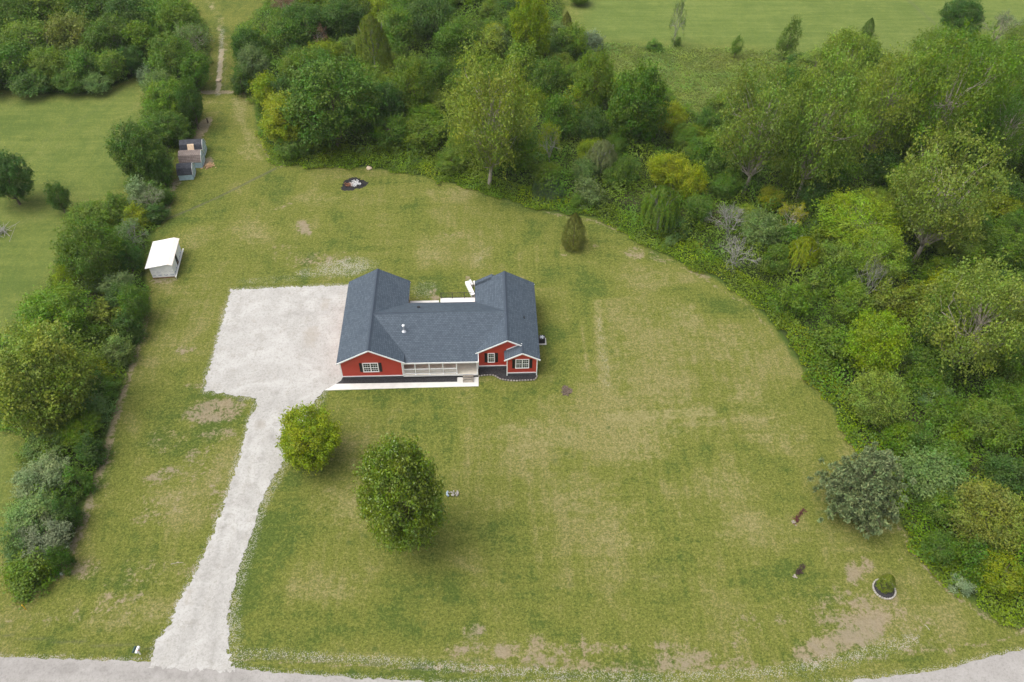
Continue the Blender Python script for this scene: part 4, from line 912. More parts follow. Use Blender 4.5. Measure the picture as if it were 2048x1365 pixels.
# ------------------------------------------------------------------ trees
def limb(mb, a, b, r0, r1, rng, segs=4, wob=.08, n=6):
    a = np.array(a, float); b = np.array(b, float); L = np.linalg.norm(b-a); P = [a]
    for k in range(1, segs): P.append(a+(b-a)*k/segs+rng.normal(size=3)*wob*L*.35)
    P.append(b)
    for k in range(segs):
        mb.tube(P[k], P[k+1], r0+(r1-r0)*k/segs, r0+(r1-r0)*(k+1)/segs, n, cap=(k == segs-1))
    return P
def broad(seed, nclump, nleaf, leaf, crown0=.18, shape='round', open_=0.0, cr=.16, limbs=9, bark='darkbark', mat='leaf', trunk_r=.022):
    """unit tree: width 1, height 1; returns trunk mesh and crown mesh"""
    rng = np.random.default_rng(seed); C = []; tries = 0
    lob = rng.normal(size=(9, 3)); lob = unit(lob); la = rng.uniform(-.30, .26, 9)
    while len(C) < nclump and tries < 20000:
        tries += 1
        d = unit(rng.normal(size=3)); rad = rng.uniform(.25, 1)**.45
        lump = 1+sum(a*max(0, float(d @ l))**3 for a, l in zip(la, lob))
        rx = .5-cr*.55; z = d[2]*rad
        if shape == 'cone': wz = 1-.62*max(0, z)-.1*abs(min(0, z))
        elif shape == 'ovate': wz = 1-.30*max(0, z)
        elif shape == 'umbrella': wz = 1+.22*z
        elif shape == 'mound': wz = 1; z = abs(z)*1.0-.15
        else: wz = 1
        p = np.array([d[0]*rad*rx*wz*lump, d[1]*rad*rx*wz*lump, 0])
        hc = (1-crown0)/2
        p[2] = crown0+hc+z*(hc-cr*.40)*lump if shape != 'mound' else crown0+(1-crown0-cr*.5)*max(0, z+.15)*lump*.9
        if p[2] > 1-cr*.3: continue
        if C and min(np.linalg.norm((p-c)*[1, 1, 1]) for c in C) < cr*(.52+open_*.5): continue
        C.append(p)
    C = np.array(C); Ps, Ns, Sz, Tn, Hu = [], [], [], [], []
    ctr = np.array([0, 0, crown0+(1-crown0)*.40])
    for c in C:
        r_ = cr*rng.uniform(.62, 1.12); k = int(nleaf*(r_/cr)**2*rng.uniform(.75, 1.15)); out = unit(c-ctr)
        d = unit(rng.normal(size=(k, 3))+out*.55+np.array([0, 0, .5])); rad = r_*rng.uniform(.45, 1.05, k)**.6
        sq = np.array([1, 1, .72]); P = c+d*rad[:, None]*sq
        ns_ = int(k*.38); sd_ = unit(rng.normal(size=(7, 3))+out*1.1+np.array([0, 0, .55])); j_ = rng.integers(0, 7, ns_); tt_ = rng.uniform(.5, 1.65, ns_)   # sprigs reaching past the clump
        P[:ns_] = c+sd_[j_]*(r_*tt_)[:, None]+rng.normal(size=(ns_, 3))*(r_*.17*(1.9-tt_))[:, None]
        nn = unit(d*.8+rng.normal(size=(k, 3))*.55+np.array([0, 0, .45])); Ps.append(P); Ns.append(nn); Sz.append(leaf*rng.uniform(.6, 1.35, k))
        t0 = rng.uniform(.25, .72); Tn.append(np.clip(t0+rng.normal(size=k)*.17, 0, 1)); Hu.append(np.clip(rng.uniform(.3, .8)+rng.normal(size=k)*.12, 0, 1))
    P = np.concatenate(Ps); Nn = np.concatenate(Ns)
    kx = .5/np.percentile(np.hypot(P[:, 0], P[:, 1]), 96.5); kz = 1/np.percentile(P[:, 2], 99.3); P = P*[kx, kx, kz]; C = C*[kx, kx, kz]
    V = leaves(P, Nn, np.concatenate(Sz), rng)
    cm = quads_mesh('crown', V, M[mat], np.concatenate(Tn), np.concatenate(Hu))
    tb = MB(); fork = np.array([rng.uniform(-.03, .03), rng.uniform(-.03, .03), max(.12, crown0*.95)])
    limb(tb, (0, 0, -.02), fork, trunk_r*1.35, trunk_r, rng, 3, .03, 8)
    top = np.array([fork[0]+rng.uniform(-.06, .06), fork[1]+rng.uniform(-.06, .06), .8]); P_ = limb(tb, fork, top, trunk_r, trunk_r*.2, rng, 5, .06)
    order = rng.permutation(len(C))[:limbs*3]
    for j, i in enumerate(order):
        s_ = P_[int(rng.integers(0, 4))] if j >= limbs//2 else fork
        if C[i][2] < s_[2]: s_ = fork
        limb(tb, s_, C[i]+np.array([0, 0, -.0]), trunk_r*(.5 if j < limbs else .25), trunk_r*.08, rng, 4, .12, 5)
    tb.build('tmp', M[bark]); o = bpy.data.objects['tmp'] if 'tmp' in bpy.data.objects else None
    tm = o.data; tm.name = 'trunk'; bpy.data.objects.remove(o); return tm, cm
def twiggy(seed, depth_=6, leafn=0, leaf=.03, bark='deadbark', spread=.55, tr=.018, droop=0, mat='leaf'):
    rng = np.random.default_rng(seed); tb = MB(); tips = []
    def go(p, d, L, r, k):
        if k == 0 or L < .012: tips.append(p); return
        q = p+d*L; tb.tube(p, q, r, r*.68, 4 if k > 3 else 3, cap=False)
        if k <= 3: tips.append(q)
        for _ in range(3 if k > 2 else 2):
            nd = unit(d+rng.normal(size=3)*spread+np.array([0, 0, .12-droop*(depth_-k)*.12])); go(q, nd, L*rng.uniform(.62, .86), r*.62, k-1)
    go(np.array([0, 0, -.02]), np.array([0, 0, 1.0]), .20, tr, 1) ; base = np.array([0, 0, .17])
    for j in range(5):
        a = j*2*PI/5+rng.uniform(-.4, .4); go(base, unit(np.array([math.cos(a)*.62, math.sin(a)*.62, 1.0])), .24, tr*.75, depth_)
    v = np.array(tb.v); hx = np.percentile(np.abs(v[:, :2]), 99.3); hz = np.percentile(v[:, 2], 99.5)
    sc = np.array([.5/hx, .5/hx, 1/hz]); tb.v = [tuple(np.array(p)*sc) for p in tb.v]
    tb.build('tmp', M[bark]); o = bpy.data.objects['tmp']; tm = o.data; tm.name = 'branches'; bpy.data.objects.remove(o); cm = None
    if leafn:
        tp = np.array(tips)*sc; i = rng.integers(0, len(tp), leafn); P = tp[i]+rng.normal(size=(leafn, 3))*.022
        nn = unit(rng.normal(size=(leafn, 3))*.8+[0, 0, .8]); cm = quads_mesh('crown', leaves(P, nn, leaf*rng.uniform(.6, 1.3, leafn), rng), M[mat], np.clip(rng.normal(.55, .2, leafn), 0, 1))
    return tm, cm
def willow(seed, n=240, leaf=.028):
    rng = np.random.default_rng(seed); Ps, Ns = [], []
    for _ in range(n):
        a = rng.uniform(0, 2*PI); r0 = rng.random()**.6*.38; z = .97-.5*(r0/.4)**2*rng.uniform(.7, 1.2); p = np.array([math.cos(a)*r0, math.sin(a)*r0, z]); d = np.array([math.cos(a)*.5, math.sin(a)*.5, -.15])
        L = rng.uniform(.25, .6)*z; m_ = int(30+L*90)
        for k in range(m_):
            t = k/m_; q = p+d*L*t*.55*(1-t*.6)+np.array([0, 0, -L*t*t*.9]); Ps.append(q+rng.normal(size=3)*.012); Ns.append(unit(np.array([math.cos(a), math.sin(a), .6])+rng.normal(size=3)*.5))
    P = np.array(Ps); cm = quads_mesh('crown', leaves(P, np.array(Ns), leaf*rng.uniform(.6, 1.3, len(P)), rng, .4), M['leaf'], np.clip(rng.normal(.5, .2, len(P)), 0, 1))
    tb = MB(); limb(tb, (0, 0, -.02), (0, 0, .35), .03, .022, rng, 3, .03, 8)
    for j in range(12): a = rng.uniform(0, 2*PI); limb(tb, (0, 0, .35), (math.cos(a)*.28, math.sin(a)*.28, .85), .014, .003, rng, 4, .1, 5)
    tb.build('tmp', M['deadbark']); o = bpy.data.objects['tmp']; tm = o.data; bpy.data.objects.remove(o); return tm, cm
def conifer(seed, n=9000, leaf=.03, kind='cedar'):
    rng = np.random.default_rng(seed); tb = MB()
    if kind == 'cedar':
        z = rng.random(n)**1.15; prof = np.where(z < .25, .36+.14*np.sqrt(z/.25), .5*(1-((z-.25)/.75)**1.6)**.9)
        a = rng.uniform(0, 2*PI, n); lump = 1+.10*np.sin(a*5+z*17)+.07*np.sin(a*9-z*31); rr_ = prof*lump*rng.uniform(.72, 1.02, n)
        P = np.stack([np.cos(a)*rr_, np.sin(a)*rr_, .02+z*.96], 1); nn = unit(np.stack([np.cos(a), np.sin(a), np.full(n, .35)], 1)+rng.normal(size=(n, 3))*.5)
        tone = np.clip(.45+.28*np.sin(a*7+z*23)+rng.normal(size=n)*.15, 0, 1); V = leaves(P, nn, leaf*rng.uniform(.6, 1.3, n), rng, .6); limb(tb, (0, 0, -.02), (0, 0, .9), .03, .004, rng, 4, .01)
    else:      # open pine / spruce with tufted spreading boughs
        limb(tb, (0, 0, -.02), (0, 0, .95), .028, .004, rng, 6, .02, 8); Ps, Ns, Tn = [], [], []
        z = .10
        while z < .97:
            nb_ = int(rng.integers(5, 8)); a0 = rng.uniform(0, 2*PI)
            for j in range(nb_):
                a = a0+j*2*PI/nb_+rng.uniform(-.3, .3); L = (.53*(1-((z-.10)/.95)**1.5)+.03)*rng.uniform(.62, 1.12); rise = rng.uniform(.0, .12)
                tipz = z+rise*L+.02; A0 = np.array([0, 0, z]); A1 = np.array([math.cos(a)*L, math.sin(a)*L, tipz]); limb(tb, A0, A1, .010, .002, rng, 3, .06, 4)
                nt_ = int(5+L*22); tt0 = rng.uniform(.3, .7)
                for k in range(nt_):
                    t = .22+.78*k/nt_; c = A0+(A1-A0)*t+np.append(rng.normal(size=2)*.045*(.4+t), rng.normal()*.012); m_ = 44
                    d = unit(rng.normal(size=(m_, 3))+np.array([math.cos(a)*.7, math.sin(a)*.7, .5])); Ps.append(c+d*.050*rng.uniform(.3, 1, (m_, 1))); Ns.append(unit(np.cross(d, rng.normal(size=(m_, 3)))+[0, 0, .4])); Tn.append(np.clip(tt0+rng.normal(size=m_)*.18, 0, 1))
            z += rng.uniform(.045, .075)
        P = np.concatenate(Ps); nn = np.concatenate(Ns); tone = np.concatenate(Tn); V = leaves(P, nn, leaf*rng.uniform(.6, 1.3, len(P)), rng, .38)
    cm = quads_mesh('crown', V, M['needle'], tone); tb.build('tmp', M['darkbark']); o = bpy.data.objects['tmp']; tm = o.data; bpy.data.objects.remove(o); return tm, cm

PROTO = {
 'maple':   [broad(s, 330, 170, .024, .08, 'ovate', -.35, .095, 8, mat='glossleaf') for s in (1,)],
 'fine':    [broad(s, 260, 130, .027, .10, 'round', -.25, .105, 8) for s in (2, 3)],
 'big':     [broad(s, 150, 170, .027, .12, sh, -.1, .125, 12) for s, sh in ((11, 'round'), (12, 'ovate'), (13, 'umbrella'))],
 'cotton':  [broad(s, 125, 210, .021, .18, sh, .05, .118, 22, 'bark', trunk_r=.018) for s, sh in ((21, 'round'), (22, 'umbrella'), (23, 'ovate'), (24, 'round'))],
 'mid':     [broad(s, 84, 150, .037, .08, sh, -.2, .15, 9) for s, sh in ((31, 'round'), (32, 'ovate'), (33, 'umbrella'), (34, 'round'), (35, 'ovate'))],
 'narrow':  [broad(s, 70, 130, .03, .08, 'cone', .05, .15, 6) for s in (41, 42)],
 'shrub':   [broad(s, 48, 170, .046, .0, 'mound', -.2, .19, 8) for s in (51, 52, 53, 54, 55)],
 'willow':  [willow(61), willow(62)],
 'dead':    [twiggy(71), twiggy(72)],
 'thin':    [twiggy(81, 5, 3600, .03, 'bark'), twiggy(82, 5, 2600, .032, 'deadbark'), twiggy(83, 5, 4200, .03, 'bark')],
 'bare':    [twiggy(84, 5, 500, .03, 'deadbark', .4)],
 'cedar':   [conifer(91), conifer(92, 6000, .04)],
 'pine':    [conifer(95, kind='pine', leaf=.042)],
}
# leaf colours (albedo)
CL = dict(dark=(.078, .146, .028), mid=(.108, .186, .030), leafy=(.148, .228, .034), yg=(.230, .290, .030), yel=(.310, .345, .040), cot=(.215, .285, .054), olive=(.190, .235, .044),
          silver=(.235, .300, .165), cedar=(.120, .142, .032), bright=(.225, .300, .034), grey=(.200, .250, .122), brown=(.21, .14, .07), pine=(.190, .225, .098), sage=(.160, .235, .076),
          weed=(.225, .310, .028), carpet=(.128, .206, .030), meadow=(.170, .238, .055), maple=(.158, .222, .034))
def jitter(c, r_, a=.12):
    f = r_.uniform(1-a, 1+a); return (c[0]*f*r_.uniform(.93, 1.07), c[1]*f, c[2]*f*r_.uniform(.85, 1.15), 1)
TREES = []; tr_rng = random.Random(21); cnt = {}
KINDNAME = dict(maple='maple_tree', fine='leafy_tree', big='leafy_tree', cotton='cottonwood_tree', mid='leafy_tree', narrow='leafy_tree', shrub='shrub', willow='willow_tree', dead='dead_tree', thin='thin_tree', bare='bare_tree', cedar='cedar_tree', pine='pine_tree')
def plant(kind, x, y, W, H, color, label, group=None, vi=None, rz=None):
    k = cnt.get(kind, 0); cnt[kind] = k+1; v = PROTO[kind]; tm, cm = v[(k if vi is None else vi) % len(v)]
    o = root(KINDNAME[kind], label, 'shrub' if kind == 'shrub' else 'tree', (x, y, 0), tr_rng.uniform(0, 2*PI) if rz is None else rz, group)
    o.scale = (W, W*tr_rng.uniform(.9, 1.1), H)
    a = bpy.data.objects.new('trunk' if kind not in ('shrub', 'dead', 'bare') else ('stems' if kind == 'shrub' else 'branches'), tm); COL.objects.link(a); a.parent = o
    if cm:
        c = bpy.data.objects.new('crown', cm); COL.objects.link(c); c.parent = o; c.color = jitter(CL[color], tr_rng)
    TREES.append((x, y, W*(1.5 if kind in ('dead', 'bare', 'willow') or color in ('yel', 'bright') else 1), H, label)); return o
def solve(cx_, cy_, wpx, hpx, g=.1):
    """crown ellipse in the photo -> place, width, height"""
    z = 3.0
    for _ in range(12):
        x, y = at(cx_, cy_, z); dp = depth(x, y, z); s_ = F_PX/dp; phi = math.atan2(CAM[2]-z, math.hypot(x-CAM[0], y-CAM[1]))
        W = wpx/s_; hh = (hpx/s_)**2-(W*math.sin(phi))**2; Hc = max(math.sqrt(max(hh, 0))/math.cos(phi), .55*W); H = Hc/(1-g); z = H*g+Hc/2
    return x, y, W, H
def tp(kind, cx_, cy_, wpx, hpx, color, label, group=None, vi=None, rz=None, g=None, ex=1.0):
    g = g if g is not None else dict(cotton=.18, big=.12, mid=.1, shrub=.0, maple=.1, fine=.1).get(kind, .05)
    x, y, W, H = solve(cx_, cy_, wpx, hpx, g); return plant(kind, x, y, W*ex, H, color, label, group, vi, rz)
# --- single trees of the lawn and fields
tp('fine', 608, 874, 134, 128, 'yg', 'round yellow green tree beside the gravel driveway, crown over its edge', vi=0)
tp('maple', 805, 992, 162, 214, 'maple', 'large dense oval maple with silvery highlights in the middle of the front lawn', vi=0)
tp('pine', 1737, 968, 156, 168, 'pine', 'blue grey pine at the wood edge overhanging the right lawn', vi=0)
tp('cedar', 1149, 458, 56, 74, 'cedar', 'dark olive egg shaped cedar alone on the back lawn', vi=0)
tp('cedar', 1776, 1162, 36, 40, 'olive', 'feathery olive shrub growing in the stone ringed round bed', vi=1)
tp('fine', 12, 357, 92, 102, 'dark', 'dark round tree cut by the left picture edge in the neighbouring field', vi=1)
tp('mid', 115, 395, 46, 58, 'dark', 'small dark round tree alone in the left field', vi=0)
tp('narrow', 1578, 76, 50, 78, 'mid', 'single blue green upright tree standing in the far meadow', vi=0)
tp('narrow', 1473, 93, 26, 42, 'mid', 'small pale green bush tree at the far meadow edge', vi=1)
tp('shrub', 1310, 90, 36, 18, 'mid', 'low round bush in the far bright meadow')
tp('thin', 1355, 45, 34, 84, 'sage', 'thin almost leafless tree in the far bright meadow', vi=1)
tp('shrub', 1356, 84, 18, 18, 'mid', 'small bush at the foot of the thin leafless meadow tree')
tp('cedar', 1739, 52, 26, 34, 'dark', 'narrow dark tree tip above the right wood by the meadow', vi=1)
tp('fine', 1924, 36, 78, 72, 'dark', 'dark dense round tree at the top right near the field ditch', vi=1)
tp('thin', 1998, 62, 62, 66, 'grey', 'greyish half dead tree at the top right corner', vi=0)
tp('fine', 1160, -6, 44, 26, 'leafy', 'tree at the very top edge of the bright field', vi=0)
# --- left hedge row, from the far end to the near end
HG = 'trees and bushes of the left hedge row'
for k, cx, cy, wp, hp, c, lb in [
 ('big', 358, 42, 84, 84, 'leafy', 'mid green tree at the far end of the left hedge beside the track'),
 ('mid', 312, 40, 76, 76, 'mid', 'green tree at the far end of the left hedge, on its field side'),
 ('thin', 382, 92, 70, 80, 'sage', 'greyish twiggy tree by the track in the far part of the left hedge'),
 ('big', 345, 118, 92, 86, 'leafy', 'leafy tree in the hedge above the silver bush'),
 ('mid', 388, 142, 62, 70, 'mid', 'round green tree in the hedge beside the tan boulder'),
 ('shrub', 288, 150, 34, 42, 'silver', 'small silvery bush at the field corner of the hedge'),
 ('mid', 318, 172, 62, 60, 'sage', 'sage green bush just right of the silvery hedge bush'),
 ('fine', 342, 200, 98, 84, 'leafy', 'bright topped tree in the hedge above the three barns'),
 ('mid', 380, 205, 50, 90, 'dark', 'dark tree on the track side of the hedge above the barns'),
 ('fine', 338, 255, 82, 66, 'mid', 'tree in the hedge just behind the three barns'),
 ('fine', 285, 303, 118, 112, 'dark', 'big dark spreading tree left of the three barns'),
 ('mid', 318, 332, 50, 70, 'dark', 'dark bush tree in the hedge touching the barns'),
 ('shrub', 275, 385, 52, 56, 'silver', 'silver grey bush in the hedge below the big dark tree'),
 ('shrub', 316, 385, 62, 54, 'mid', 'dark green rounded bush in the hedge below the barns'),
 ('thin', 300, 400, 56, 50, 'grey', 'grey twiggy bush in the hedge between silver bush and lawn'),
 ('shrub', 308, 425, 58, 44, 'dark', 'low dark bush on the lawn side of the hedge below the barns'),
 ('shrub', 270, 432, 60, 50, 'yg', 'yellow green bush in the hedge above the bare twigs'),
 ('thin', 262, 470, 70, 64, 'sage', 'bush with bare pale twigs left of the white playhouse'),
 ('fine', 180, 438, 96, 52, 'leafy', 'flat topped green tree sticking out on the field side of the hedge'),
 ('big', 186, 506, 122, 120, 'mid', 'large layered dark green tree left of the white playhouse'),
 ('mid', 252, 512, 56, 66, 'dark', 'dark bush behind the left wall of the white playhouse'),
 ('narrow', 128, 560, 46, 66, 'yg', 'yellow green pointed tree on the field side of the hedge'),
 ('mid', 236, 572, 66, 60, 'sage', 'greyish green bush in the hedge below the layered tree'),
 ('big', 108, 630, 138, 116, 'leafy', 'wide mid green tree above the big bright maple at left'),
 ('mid', 268, 606, 58, 70, 'mid', 'leafy bush at the hedge edge below the white playhouse'),
 ('shrub', 208, 625, 84, 70, 'olive', 'olive bush in the hedge centre below the layered tree'),
 ('shrub', 252, 655, 66, 66, 'dark', 'dark leafy bush on the lawn side of the hedge beside the gravel pad'),
 ('shrub', 182, 672, 74, 60, 'mid', 'bush in the hedge right of the wide green tree'),
 ('shrub', 232, 700, 72, 66, 'sage', 'sage coloured bush on the hedge edge level with the gravel pad'),
 ('fine', 72, 766, 206, 206, 'cot', 'very large bright leaved round maple at the left picture edge'),
 ('shrub', 190, 735, 70, 54, 'yg', 'yellow green bush right of the large left edge maple, upper one'),
 ('shrub', 205, 772, 72, 56, 'mid', 'mid green bush right of the large left edge maple'),
 ('shrub', 188, 812, 78, 62, 'sage', 'pale bush right of the lower half of the large left edge maple'),
 ('fine', 160, 860, 84, 62, 'leafy', 'leafy low tree below the large left edge maple'),
 ('mid', 90, 890, 80, 60, 'sage', 'grey green bush just under the large left edge maple'),
 ('shrub', 180, 900, 62, 66, 'dark', 'dark bush on the lawn edge of the lower hedge'),
 ('mid', 85, 950, 112, 86, 'grey', 'pale grey green bush in the lower hedge'),
 ('shrub', 152, 958, 62, 66, 'mid', 'green bush between the pale grey green bush and the lawn'),
 ('mid', 66, 1030, 112, 92, 'sage', 'broad sage bush in the lower hedge under the pale grey green one'),
 ('shrub', 130, 1020, 60, 70, 'dark', 'dark gap filling bush on the lower hedge edge'),
 ('mid', 92, 1075, 98, 78, 'grey', 'pale willow like bush near the end of the left hedge'),
 ('shrub', 36, 1092, 70, 76, 'sage', 'sage bush at the left picture edge near the hedge end'),
 ('shrub', 60, 1142, 112, 66, 'leafy', 'low leafy green bush at the very end of the left hedge'),
 ('shrub', 118, 1115, 50, 66, 'dark', 'dark leafy bush beside the tiny white utility box'),
]: tp(k, cx, cy, wp, hp, c, lb, HG)
# --- centre wood
CG = 'trees of the centre wood'
for k, cx, cy, wp, hp, c, lb in [
 ('mid', 496, 92, 60, 70, 'dark', 'dark tree at the track edge of the centre wood, far one'),
 ('mid', 505, 128, 62, 66, 'sage', 'grey green tree at the track edge of the centre wood'),
 ('shrub', 482, 160, 46, 56, 'dark', 'dark bush on the track edge opposite the tan boulder'),
 ('mid', 528, 180, 62, 62, 'yg', 'yellow tipped bush at the corner where track meets back lawn'),
 ('mid', 572, 78, 76, 74, 'mid', 'green tree in the far left of the centre wood'),
 ('thin', 575, 22, 60, 56, 'brown', 'brownish twiggy bush at the top edge left of centre'),
 ('thin', 636, 80, 52, 56, 'brown', 'tree with reddish brown dead leaves in the centre wood'),
 ('mid', 660, 108, 60, 52, 'yg', 'light yellow green tree below the reddish dead one'),
 ('big', 610, 45, 96, 84, 'mid', 'big tree above the reddish dead one'),
 ('big', 682, 35, 90, 90, 'dark', 'dark tree at the top edge of the centre wood'),
 ('willow', 746, 96, 84, 132, 'olive', 'tall olive yellow willow like tree in the centre wood'),
 ('big', 600, 140, 84, 76, 'leafy', 'mid green tree above the large dome tree by the back lawn'),
 ('fine', 564, 238, 112, 98, 'yg', 'bright yellow green round tree at the lawn corner by the burn pile'),
 ('fine', 664, 206, 168, 172, 'mid', 'very large dome shaped green tree behind the burn pile'),
 ('mid', 585, 290, 74, 46, 'mid', 'low bush under the bright yellow green round tree'),
 ('mid', 720, 165, 84, 74, 'leafy', 'tree right behind the very large dome tree'),
 ('mid', 770, 205, 74, 90, 'dark', 'dark tree right of the very large dome tree'),
 ('big', 826, 172, 86, 108, 'leafy', 'leafy upright tree left of the tall pale cottonwood'),
 ('mid', 868, 150, 66, 66, 'mid', 'mid green tree behind the tall pale cottonwood'),
 ('mid', 780, 262, 80, 66, 'mid', 'rounded bush at the lawn weeds right of the dome tree'),
 ('mid', 846, 268, 92, 70, 'leafy', 'broad bush at the weed strip left of the tall pale cottonwood'),
 ('cotton', 975, 232, 176, 226, 'cot', 'tall pale yellow green cottonwood above the back lawn with visible trunk'),
 ('mid', 905, 320, 66, 52, 'leafy', 'bush at the left foot of the tall pale cottonwood'),
 ('mid', 1030, 300, 78, 96, 'leafy', 'tree at the right foot of the tall pale cottonwood'),
 ('big', 912, 80, 90, 86, 'mid', 'green tree far behind the tall pale cottonwood'),
 ('big', 860, 35, 100, 90, 'dark', 'dark broad tree at the top edge above the centre wood'),
 ('mid', 800, 60, 74, 84, 'leafy', 'bushy tree right of the olive willow like tree'),
 ('mid', 968, 95, 80, 70, 'olive', 'olive green tree left of the yellow tipped poplar'),
 ('fine', 1066, 62, 78, 130, 'yg', 'tall yellow tipped poplar in the far centre wood'),
 ('mid', 1048, 122, 74, 74, 'leafy', 'light green tree below the yellow tipped poplar'),
 ('cedar', 1133, 52, 32, 58, 'cedar', 'dark pointed conifer beside the bright field'),
 ('mid', 1125, 95, 56, 56, 'dark', 'dark bush tree below the dark pointed conifer'),
 ('shrub', 1181, 82, 50, 44, 'silver', 'silvery round bush at the edge of the bright field'),
 ('mid', 1100, 160, 66, 76, 'mid', 'mid green tree right of the tall pale cottonwood top'),
 ('big', 1190, 168, 90, 116, 'leafy', 'spiky topped leafy tree at the coarse meadow edge'),
 ('fine', 1276, 212, 118, 152, 'mid', 'tall rounded green tree at the lower left of the coarse meadow'),
 ('mid', 1120, 235, 80, 90, 'mid', 'green tree in the middle of the wood right of the tall pale cottonwood'),
 ('mid', 1185, 255, 66, 70, 'dark', 'dark tree left of the tall rounded green tree'),
 ('thin', 1100, 290, 52, 86, 'yg', 'slender yellowish tree with a bare stem right of the cottonwood'),
 ('thin', 1136, 220, 34, 48, 'olive', 'small pale yellow twiggy tree in the wood'),
 ('willow', 1204, 318, 78, 84, 'grey', 'grey green drooping willow in the wood behind the lone cedar'),
 ('mid', 1250, 340, 66, 60, 'mid', 'green bush right of the grey drooping willow'),
 ('mid', 1094, 345, 62, 46, 'leafy', 'bush at the wood edge behind the lone cedar, left'),
 ('big', 1336, 342, 88, 82, 'yel', 'bright yellow tree in the wood, upper of the yellow group'),
 ('willow', 1322, 418, 92, 106, 'leafy', 'drooping green willow at the wood edge right of the lone cedar'),
 ('mid', 1384, 366, 62, 76, 'yel', 'yellow tree right of the brightest yellow one'),
 ('mid', 1345, 390, 46, 34, 'yel', 'small yellow crown above the drooping green willow'),
 ('mid', 1400, 418, 62, 62, 'mid', 'green bush between the drooping willow and the grey dead trees'),
 ('dead', 1462, 446, 94, 84, 'grey', 'grey leafless dead tree at the wood edge, upper one'),
 ('dead', 1472, 510, 84, 76, 'grey', 'brownish grey leafless dead tree, lower one'),
 ('mid', 1542, 396, 50, 46, 'yel', 'small yellow tree above the yellowish pair right of the dead trees'),
 ('thin', 1582, 442, 60, 62, 'yel', 'sparse yellowish tree right of the grey dead trees'),
 ('willow', 1606, 510, 84, 86, 'yg', 'yellow green spreading tree with pale branches'),
 ('thin', 1505, 300, 50, 60, 'sage', 'thin greyish tree under the cottonwoods'),
]: tp(k, cx, cy, wp, hp, c, lb, CG)
# --- right wood
RG = 'trees of the right wood'
for k, cx, cy, wp, hp, c, lb in [
 ('cotton', 1524, 250, 170, 224, 'cot', 'tall cottonwood with forked pale trunk, leftmost of the right wood'),
 ('cotton', 1648, 238, 180, 262, 'cot', 'tall cottonwood with bare pale limbs, second from the left'),
 ('cotton', 1700, 128, 128, 110, 'leafy', 'cottonwood at the meadow edge behind the two tallest'),
 ('cotton', 1780, 210, 150, 210, 'cot', 'tall cottonwood, third from the left in the right wood'),
 ('cotton', 1896, 205, 190, 250, 'leafy', 'massive dark green cottonwood at the upper right'),
 ('cotton', 1880, 100, 120, 96, 'leafy', 'cottonwood crown below the dark round tree near the ditch'),
 ('cotton', 1985, 150, 150, 150, 'leafy', 'cottonwood at the right picture edge, upper'),
 ('cotton', 2020, 260, 140, 170, 'mid', 'green cottonwood at the right picture edge below the upper one'),
 ('mid', 1600, 135, 56, 56, 'dark', 'dark bush tree at the edge of the coarse meadow'),
 ('cotton', 1893, 392, 204, 236, 'cot', 'large spreading pale cottonwood with leaning trunk on the right'),
 ('cotton', 1724, 440, 166, 122, 'bright', 'bright lime green broad tree in the right wood'),
 ('mid', 1670, 345, 84, 76, 'mid', 'green tree above the bright lime broad tree'),
 ('mid', 1760, 335, 80, 80, 'dark', 'dark tree between lime tree and massive cottonwood'),
 ('mid', 1590, 345, 66, 62, 'leafy', 'green bush tree at the foot of the leftmost cottonwood'),
 ('mid', 1625, 390, 60, 56, 'dark', 'dark bush left of the bright lime broad tree'),
 ('mid', 1440, 300, 72, 76, 'leafy', 'light green tree left of the leftmost tall cottonwood'),
 ('mid', 1420, 250, 66, 60, 'mid', 'round green tree at the lower edge of the coarse meadow'),
 ('big', 1752, 692, 124, 132, 'bright', 'yellow green feathery tree at the right wood middle'),
 ('mid', 1812, 592, 52, 42, 'yel', 'small yellow flowering crown above the feathery yellow tree'),
 ('cotton', 1958, 640, 220, 232, 'cot', 'huge pale cottonwood filling the right edge at mid height'),
 ('mid', 2010, 500, 90, 84, 'leafy', 'leafy tree at the right edge above the huge pale cottonwood'),
 ('mid', 2015, 390, 80, 70, 'dark', 'dark tree at the right picture edge beside the spreading cottonwood'),
 ('bare', 1740, 570, 66, 96, 'grey', 'bare grey tree with thin white trunk in the right wood'),
 ('mid', 1690, 560, 72, 64, 'mid', 'green bush tree left of the bare white trunked tree'),
 ('mid', 1790, 520, 70, 60, 'mid', 'bush tree at the foot of the leaning cottonwood trunk'),
 ('mid', 1880, 545, 66, 66, 'leafy', 'light tipped bush left of the leafy right edge tree'),
 ('mid', 1850, 765, 84, 76, 'leafy', 'green tree below the left side of the huge pale cottonwood'),
 ('mid', 1900, 830, 86, 74, 'mid', 'rounded green tree in the lower right wood'),
 ('big', 1985, 850, 110, 100, 'leafy', 'leafy tree at the lower right edge under the huge cottonwood'),
 ('mid', 1890, 915, 84, 72, 'mid', 'green bushy tree above right of the blue grey pine'),
 ('big', 1978, 1040, 150, 132, 'olive', 'olive green round tree at the lower right edge'),
 ('mid', 1880, 1010, 76, 72, 'leafy', 'bushy tree right of the blue grey pine'),
 ('mid', 2012, 945, 90, 80, 'dark', 'dark tree at the right edge above the olive round tree'),
 ('mid', 2005, 1150, 98, 86, 'yg', 'yellow green bushy tree at the lower right corner'),
 ('shrub', 1924, 1165, 48, 42, 'silver', 'small silvery bush at the lower right wood edge'),
 ('mid', 1880, 1095, 66, 62, 'mid', 'green bush on the lower right wood edge below the pine'),
 ('mid', 1800, 870, 72, 62, 'leafy', 'green bush behind the top of the blue grey pine'),
]: tp(k, cx, cy, wp, hp, c, lb, RG, rz=None)
